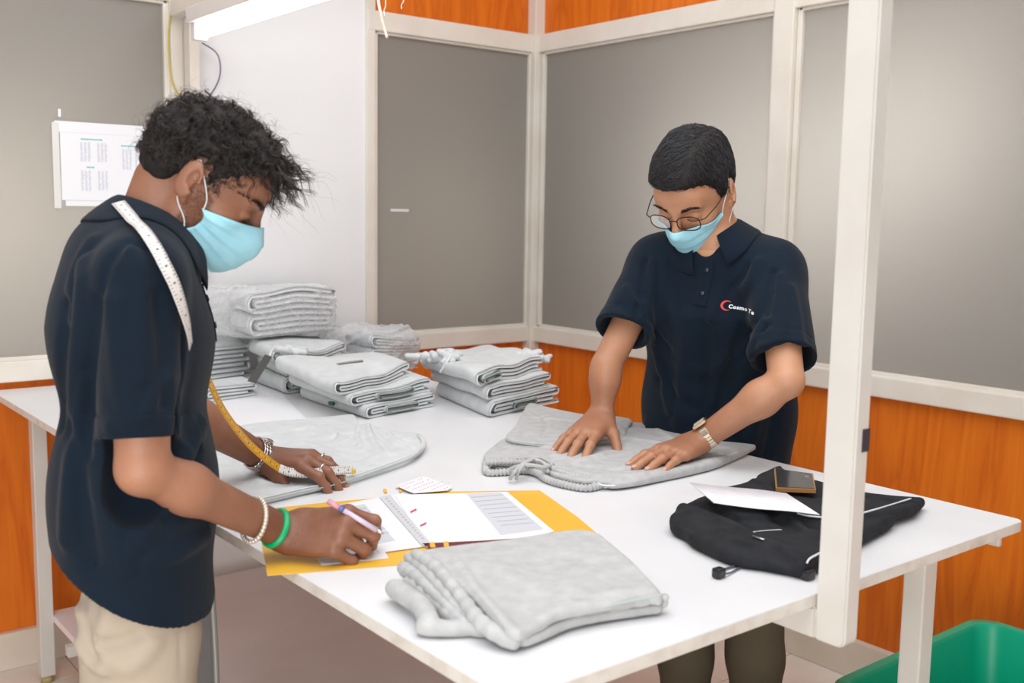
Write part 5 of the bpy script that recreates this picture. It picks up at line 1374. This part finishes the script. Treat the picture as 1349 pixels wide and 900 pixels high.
def phone():
    z = TH+.052; q = [at_z(*c, z) for c in ((1020, 617), (1071, 624), (1075, 645), (1022, 643))]
    p = empty('smartphone', sum(q)/4-np.array([0, 0, .012]), 'dark smartphone in a tan case lying on the black garment', 'phone')
    c = sum(q)/4
    quad_solid('case', [c+(a-c)*1.0 for a in q], .007, principled('tan_case', (.36, .17, .045), .4), p)
    quad_solid('screen', [c+(a-c)*.93+np.array([0, 0, .0010]) for a in q], .002, principled('phone_screen', (.045, .042, .045), .12), p)
    quad_solid('screen_mark', [c+(a-c)*.10+(q[1]-c)*.55+(q[2]-c)*.1+np.array([0, 0, .0013]) for a in q], .0003, principled('screen_grey', (.2, .2, .22), .4), p)
phone()
def slip():
    pts = [(911, 637), (940, 641), (975, 643), (1005, 645), (1035, 650), (1080, 676), (1050, 674), (1010, 670), (975, 666), (940, 661)]
    top = [(908, 635, .066), (935, 639, .060), (965, 642, .055), (1000, 645, .054), (1036, 650, .055)]; bot = [(940, 662, .058), (960, 665, .054), (1000, 670, .051), (1040, 673, .052), (1080, 678, .056)]
    a = catmull(tz(top), 5); b = catmull(tz(bot), 5); V = []; n = len(a); Fs = []
    for l_ in (0, 1):
        for i in range(n): V += [a[i]-Z_*.0012*l_, b[i]-Z_*.0012*l_]
    f = lambda l, i, j: l*2*n+2*i+j
    for i in range(n-1): Fs += [(f(0, i, 0), f(0, i, 1), f(0, i+1, 1), f(0, i+1, 0)), (f(1, i, 1), f(1, i, 0), f(1, i+1, 0), f(1, i+1, 1)), (f(0, i, 1), f(1, i, 1), f(1, i+1, 1), f(0, i+1, 1)), (f(1, i, 0), f(0, i, 0), f(0, i+1, 0), f(1, i+1, 0))]
    tag(mesh_obj('paper_slip', V, Fs, varied('slip_paper', (.74, .72, .77), (.82, .81, .85), 30, .6), None), 'curled white paper slip lying across the black garment', 'paper')
slip()

# --- open yellow folder with papers
def folder():
    p = empty('yellow_folder', at_z(570, 690, TH), 'open yellow card folder lying under white forms near the writing hand', 'folder')
    ye = varied('yellow_card', (.80, .44, .035), (.84, .48, .05), 8, .5); q = lambda pts, z: tz(pts, z)
    quad_solid('cover', q([(338, 672), (430, 662), (562, 650), (602, 738), (480, 748), (352, 758)], .0012), .0010, ye, p)
    quad_solid('cover', q([(562, 648), (711, 646), (762, 682), (818, 730), (700, 735), (602, 738)], .0014), .0010, ye, p)
    quad_solid('clip_strip', q([(556, 716), (640, 712), (700, 708), (640, 719), (566, 722)], .0052), .0012, principled('maroon_strip', (.16, .02, .03), .5), p)
    for a, b in ((566, 717), (584, 716)): quad_solid('tab', q([(a, b-2), (a+6, b-3), (a+8, b+4), (a+1, b+4)], .0062), .0006, ye, p)
    for a, b in ((505, 647), (525, 646)): quad_solid('tab', q([(a, b-3), (a+4, b-3), (a+5, b+2), (a+1, b+2)], .0022), .0006, ye, p)
    def sheet(pts, z, label, mat=M_PAPER): return tag(quad_solid('form_sheet', q(pts, z), .0009, mat), label, 'paper')
    s1 = sheet([(372, 684), (470, 668), (512, 735), (424, 744)], .0025, 'white form sheet under the hand of the writing man')
    s2 = sheet([(430, 668), (524, 651), (580, 717), (500, 728)], .0036, 'white form sheet on the left leaf, its spine edge towards the middle')
    s3 = sheet([(520, 652), (668, 648), (730, 700), (700, 708), (562, 721)], .0046, 'large white form sheet on the right leaf with a grey table block')
    ink = principled('grey_print', (.46, .47, .52), .7); red = principled('red_ink', (.66, .05, .10), .6); lg_ = principled('light_print_block', (.60, .615, .655), .7)
    quad_solid('table_block', q([(614, 650), (660, 649), (716, 697), (660, 705)], .0049), .0003, lg_, s3)
    for i in range(8):
        f_ = i/8; a = np.array([(620+45*f_, 655+42*f_)])[0]; quad_solid('ruled_line', q([(a[0], a[1]), (a[0]+42, a[1]-3.5), (a[0]+43, a[1]-2.9), (a[0]+1, a[1]+.7)], .0052), .0002, ink, s3)
    for a, b in ((540, 672), (553, 690)): quad_solid('red_mark', q([(a, b+2), (a+8, b-2), (a+9, b), (a+1, b+4)], .0051), .0002, red, s3)
    quad_solid('table_block', q([(440, 672), (480, 664), (520, 712), (490, 718)], .0039), .0002, lg_, s2)
    for i in range(7):
        f_ = i/7; quad_solid('ruled_line', q([(446+36*f_, 676+36*f_), (482+34*f_, 668+38*f_), (483+34*f_, 668.8+38*f_), (447+36*f_, 676.8+36*f_)], .0042), .0002, ink, s2)
    quad_solid('spine_strip', q([(500, 655), (514, 652), (568, 716), (556, 719)], .0052), .0006, principled('plastic_strip', (.66, .67, .70), .3), s2)
    for i in range(16):
        f_ = i/16; quad_solid('spine_hole', q([(508+50*f_, 656+56*f_), (510+50*f_, 655.5+56*f_), (511.5+50*f_, 657.5+56*f_), (509+50*f_, 658+56*f_)], .0054), .0001, ink, s2)
    # white card with red printed rows
    c = tag(quad_solid('printed_card', q([(521, 640), (558, 627), (596, 641), (590, 646), (545, 650)], .0060), .0008, M_PAPER), 'small white card with rows of red print above the folder', 'card')
    bm = bmesh.new(); rr = random.Random(5)
    for r_ in range(6):
        a = np.array(q([(530+7*r_, 641+.6*r_)], .0066)[0])
        for k_ in range(9):
            if rr.random() < .12: continue
            u0 = (525+r_*9+k_*3.6, 641.5+r_*1.5-k_*1.35+.0*k_)
            if u0[0] > 590 or u0[1] > 646: continue
            v4 = [bm.verts.new(x) for x in q([u0, (u0[0]+2.0, u0[1]-.6), (u0[0]+2.4, u0[1]), (u0[0]+.4, u0[1]+.6)], .0063)]; bm.faces.new(v4)
    k_ = bm_obj('red_print', bm, principled('pale_red_ink', (.75, .32, .32), .6), c); k_['kind'] = 'stuff'
folder()
tag(quad_solid('paper_sheet', tz([(284, 529), (372, 521), (404, 552), (330, 561), (290, 566)], .0012), .001, M_PAPER), 'blank white sheet on the table behind the left man\'s arm', 'paper')

# --- stacks of folded garments at the far end
E1 = unit([.965, .26, 0]); E2 = np.array([-E1[1], E1[0], 0])
def warp(seed, amp=.012):
    a, b, c = sines(seed, 9, 5), sines(seed+1, 16, 6), sines(seed+2, 30, 6)
    def f(P, h0):
        P = P.copy(); t = np.clip((P[:, 2]-TH)/.12, 0, 1.6)
        P[:, 2] = TH+.0008+(P[:, 2]-TH)*(1+.30*a(P*[1, 1, 0])+.22*b(P*[1, 1, 0])+.10*c(P*[1, 1, .2]))+.0*t
        d = amp*1.3*b(P*[.6, .6, 1.6])+amp*.6*c(P*[1, 1, 2]); P[:, 0] += d*E1[0]; P[:, 1] += d*E1[1]
        d = amp*1.5*a(P*[1.4, .6, 3.9]); P[:, 0] += d*E2[0]; P[:, 1] += d*E2[1]
        return P
    return f
def ribbon(name, path, t, o, e1, e2, length, wf, mat, parent, n2=20, edge=.75):
    """cloth of thickness t following a path in the e1-z plane, extruded along e2"""
    p = np.array(path, float); T = np.gradient(p, axis=0); T /= np.linalg.norm(T, axis=1)[:, None]+1e-9; Nn = np.stack([-T[:, 1], T[:, 0]], 1); m = len(p)
    V = []
    s_ = np.r_[0, .012/length, np.linspace(.04, .96, n2-4), 1-.012/length, 1]
    for k, s in enumerate(s_):
        q = edge if k in (0, n2-1) else (.97 if k in (1, n2-2) else 1.0); hh = t*.5*q
        ring = np.concatenate([p+Nn*hh, (p-Nn*hh)[::-1]]); V.append(o+ring[:, :1]*e1+e2*length*s+ring[:, 1:2]*Z_)
    V = np.concatenate(V); V = wf(V, 0); r = 2*m; Fs = []
    for k in range(n2-1):
        for i in range(r): Fs.append((k*r+i, k*r+(i+1) % r, (k+1)*r+(i+1) % r, (k+1)*r+i))
    for i in range(m-1):
        Fs.append((i, r-1-i, r-2-i, i+1)[::-1]); b = (n2-1)*r; Fs.append((b+i, b+r-1-i, b+r-2-i, b+i+1))
    return mesh_obj(name, V, Fs, mat, parent)
def arc(cx_, cz, r, a0, a1, n=9): return [(cx_+r*math.cos(math.radians(a0+(a1-a0)*i/(n-1))), cz+r*math.sin(math.radians(a0+(a1-a0)*i/(n-1)))) for i in range(n)]
def folded(o2, z0, w_, dp, h, label, group, seed, wf, mat=M_PALE, e1=E1, e2=unit([.20, .98, 0]), inner=True, cuff=None):
    """garment folded in four, smooth fold at the e1 = 0 side; o2 = plan position of the corner nearest the camera"""
    o = np.array([o2[0], o2[1], z0]); t = h/4.15; R1 = (h-t)/2; R2 = (h-3.1*t)/2; rr = random.Random(seed); w1 = w_-rr.uniform(0, .015)
    rt = h*.5; path = [(x, t/2) for x in np.linspace(w1-.004, R1+.004, 18)]+arc(R1, h/2, R1, 270, 90, 11)+[(x, h-t/2) for x in np.linspace(R1+.004, w1-t, 18)]
    path += arc(w1-t, h-t*1.04, t*.54, 90, -90, 7)+[(x, h-t*1.58) for x in np.linspace(w1-t*1.5, R1+.03, 14)]+arc(R1+.012, h/2, max(R2, .002), 90, 270, 7)+[(x, t*1.58) for x in np.linspace(R1+.03, w1-.03, 14)]
    root = bpy.data.objects.new('folded_garment', None); link(root); root.location = o; tag(root, label, 'garment', group)
    ribbon('folded_body', path, t*.96, o, e1, e2, dp, wf, mat, root)
    # stitched hem line near the fold and a rib cuff between the plies
    C_ = np.array([o+e1*(x)+e2*(-.0008)+Z_*z for x, z in arc(R1, h/2, R1+.0, 250, 110, 9)]); C_ = wf(C_, 0)
    tube_obj('seam', C_, .0022, M_PIPE, root, 6)
    if cuff:
        cx_, cw, ch = cuff; pth = arc(cx_+ch/2, h/2, ch/2-.002, 270, 90, 6)+[(x, h/2+ch/2-.002) for x in np.linspace(cx_+ch/2+.004, cx_+cw, 8)]+arc(cx_+cw, h/2, ch/2-.002, 90, -80, 6)+[(x, h/2-ch/2+.002) for x in np.linspace(cx_+cw-.004, cx_+ch, 8)]
        ribbon('cuff', pth, .0042, o-e2*.016, e1, e2, .05, wf, M_INNER, root, 8)
    return root
def crumple(name, c, n, spread, r, seed, parent, mat=M_PALE, zs=.4):
    rs = np.random.RandomState(seed); segs = []; n = n*3
    for _ in range(n):
        a = np.array(c)+rs.normal(0, 1, 3)*[spread, spread, spread*zs]; d = unit(rs.normal(0, 1, 3)*[1, 1, .15])
        pts = catmull([a, a+d*.014+rs.normal(0, .006, 3)*[1, 1, .4], a+d*.028+rs.normal(0, .010, 3)*[1, 1, .3]], 3)
        segs += [cap(pts[i], pts[i+1], r*.72) for i in range(len(pts)-1)]
    nz = sines(seed, 150, 6); return soft(name, displace(union(segs, .007), lambda P: -.0015*nz(P)), .003, mat, parent)
GR = 'folded pale grey garments at the far end of the table'
w1 = warp(71)
folded((1.652, 2.158), TH, .325, .38, .043, 'pale grey folded garment, bottom one of the neat right-hand stack', GR, 1, w1, cuff=(.10, .10, .018))
folded((1.640, 2.175), TH+.043, .305, .38, .036, 'pale grey folded garment, middle one of the neat right-hand stack', GR, 2, w1, e1=unit([.975, .22, 0]))
g = folded((1.615, 2.185), TH+.079, .335, .37, .036, 'pale grey folded garment topping the right-hand stack, with a white strap', GR, 3, w1, e1=unit([.955, .30, 0]), cuff=(.02, .07, .016))
wp = lambda p: w1(np.array([p], float), 0)[0]
c0 = np.array([1.67, 2.43, TH+.122]); crumple('gathered_waistband', wp(c0), 8, .026, .010, 4, g, zs=.25); crumple('gathered_waistband', wp([1.93, 2.33, TH+.112]), 6, .020, .008, 9, g, zs=.25)
cs = wp(c0); k0 = (cs-CPOS)@(-MCAM[:, 2])-.035
tube_obj('strap', [at_d(594, 468, k0), at_d(588, 478, k0-.01), at_d(579, 491, k0-.015)], .0045, M_PIPE, g, 6, flat=.3)
w2 = warp(81, .014); Ea = unit([.05, 1, 0])
folded((1.372, 2.325), TH, .285, .38, .037, 'pale grey folded garment, bottom one of the middle stack', GR, 5, w2, e2=Ea, cuff=(.07, .12, .018))
folded((1.340, 2.35), TH+.037, .32, .37, .037, 'pale grey folded garment, second from the bottom of the middle stack', GR, 6, w2, e2=Ea, e1=unit([.975, .22, 0]), cuff=(.09, .13, .018))
g = folded((1.30, 2.36), TH+.074, .315, .36, .038, 'puffy pale grey folded garment on top of the middle stack', GR, 7, w2, e2=Ea, e1=unit([.95, .31, 0]))
tube_obj('label_tab', [w2(np.array([q]), 0)[0] for q in ([1.42, 2.55, TH+.1135], [1.46, 2.55, TH+.114], [1.50, 2.54, TH+.1135])], .008, principled('olive_tab', (.30, .29, .24), .6), g, 8, flat=.25)
tube_obj('label_tab', [w2(np.array([q]), 0)[0] for q in ([1.362, 2.50, TH+.020], [1.366, 2.485, TH+.020])], .006, principled('green_tab', (.06, .16, .13), .6), g, 6)
w3 = warp(91, .012); Eb = unit([.12, 1, 0])
folded((1.365, 2.775), TH, .28, .25, .044, 'pale grey folded garment, bottom one of the tagged stack behind', GR, 8, w3, e2=Eb, cuff=(.04, .1, .018))
folded((1.375, 2.785), TH+.045, .28, .24, .040, 'pale grey folded garment, middle one of the tagged stack behind', GR, 9, w3, e2=Eb, e1=unit([.98, .2, 0]))
g = folded((1.34, 2.785), TH+.086, .31, .25, .040, 'pale grey folded garment on the tagged stack, its dark hang tag drooping', GR, 10, w3, e2=Eb, cuff=(.03, .1, .018))
crumple('gathered_waistband', w3(np.array([[1.40, 2.83, TH+.120]]), 0)[0], 8, .026, .010, 14, g, zs=.25)
quad_solid('hang_tag', [at_d(a, b, d_) for a, b, d_ in ((349, 467, 2.93), (359, 470, 2.93), (337, 505, 2.97), (326, 502, 2.97))], .0015, principled('dark_tag', (.085, .082, .075), .5), g)
tube_obj('tag_cord', catmull([at_d(355, 470, 2.93), at_d(358, 462, 2.96), at_d(364, 458, 3.0)], 5), .0022, M_PIPE, g, 6)
w4 = warp(95, .010)
folded((1.12, 2.78), TH, .19, .17, .036, 'small pale grey folded garment lying lowest, left of the tagged stack', GR, 11, w4)
folded((1.15, 3.045), TH+.0, .29, .22, .070, 'pale grey folded garment under the left plastic bag, lower of two', GR, 12, w4, e2=Eb)
folded((1.145, 3.04), TH+.071, .29, .22, .062, 'pale grey folded garment directly below the left plastic bag', GR, 13, w4, e2=Eb)
# --- garments in clear plastic bags
M_BAG = bpy.data.materials.new('clear_plastic'); M_BAG.use_nodes = True; M_BAG.node_tree.nodes.clear()
_o = N(M_BAG, 'ShaderNodeOutputMaterial'); _m = N(M_BAG, 'ShaderNodeMixShader'); _t = N(M_BAG, 'ShaderNodeBsdfTransparent'); _p = N(M_BAG, 'ShaderNodeBsdfPrincipled')
_p.inputs['Base Color'].default_value = (.86, .87, .89, 1); _p.inputs['Roughness'].default_value = .08; _p.inputs['Specular IOR Level'].default_value = 1.0
_lw = N(M_BAG, 'ShaderNodeLayerWeight'); _lw.inputs[0].default_value = .35; _mr = N(M_BAG, 'ShaderNodeMapRange'); _mr.inputs['To Min'].default_value = .16; _mr.inputs['To Max'].default_value = .85
_nz = N(M_BAG, 'ShaderNodeTexNoise'); _nz.inputs['Scale'].default_value = 13; _nz.inputs['Detail'].default_value = 3; _nz.inputs['Distortion'].default_value = 1.5
_b = N(M_BAG, 'ShaderNodeBump'); _b.inputs['Strength'].default_value = .8; _b.inputs['Distance'].default_value = .010; _tc = N(M_BAG, 'ShaderNodeTexCoord')
L(M_BAG, _tc, 'Object', _nz, 'Vector'); L(M_BAG, _nz, 'Fac', _b, 'Height'); L(M_BAG, _b, 'Normal', _p, 'Normal'); L(M_BAG, _b, 'Normal', _lw, 'Normal')
L(M_BAG, _lw, 'Facing', _mr, 'Value'); L(M_BAG, _mr, 'Result', _m, 0); L(M_BAG, _t, 0, _m, 1); L(M_BAG, _p, 0, _m, 2); L(M_BAG, _m, 0, _o, 0)
def bag(o2, z0, w_, dp, h, n, label, glabels, seed):
    wf = warp(seed, .010); o = np.array([o2[0], o2[1], z0])
    def wz(P, h0):
        P = P.copy(); P[:, 2] -= z0-TH; P = wf(P, 0); P[:, 2] += z0-TH; return P
    for i in range(n): folded(o2, z0+.006+i*(h-.012)/n, w_, dp, (h-.012)/n*.97, glabels[i], 'bagged garments', seed+i, wz, M_GREY if 0 else M_PALE)
    c = o+E1*w_/2+E2*dp/2+Z_*h/2; Rm = np.stack([E1, E2, Z_], 1); a1, a2, a3 = sines(seed, 32, 6, (1, 1, 2)), sines(seed+3, 80, 7), sines(seed+5, 15, 5)
    hf = np.array([w_/2+.006, dp/2+.006, h/2+.004])
    def f(P):
        q = np.abs((P-c)@Rm)-hf+.045; d = np.linalg.norm(np.maximum(q, 0), axis=1)+np.minimum(q.max(1), 0)-.045
        w__ = np.abs(a1(P))**.7*np.sign(a1(P)); return d-.004*w__-.008*np.maximum(0, 1-np.abs(a1(P))*7)-.005*np.maximum(0, 1-np.abs(a2(P))*7)-.008*a3(P)-.004
    pr = Prim(f, c-.3, c+.3)
    tail = union([pr, (ecap(c+E1*(w_/2), c+E1*(w_/2+.045)-Z_*.02, (dp*.32, h*.35), (dp*.30, .010), E2), .04)], .03)
    pr2 = isect(displace(tail, lambda P: -.003*a2(P)), plane([0, 0, z0+.001], -Z_), .002)
    tag(soft('plastic_bag', pr2, .0045, M_BAG), label, 'plastic bag')
bag((1.33, 2.93), TH+.150, .36, .28, .135, 2, 'clear plastic bag of grey garments topping the left pile', ['pale grey garment inside the upper plastic bag, lower one', 'pale grey garment inside the upper plastic bag, upper one'], 101)
bag((1.75, 2.92), TH+.002, .235, .27, .140, 3, 'clear plastic bag of grey garments by the wall behind the middle stack', ['pale grey garment at the base of the lower plastic bag', 'pale grey garment in the middle of the lower plastic bag', 'pale grey garment at the top inside the lower plastic bag'], 131)
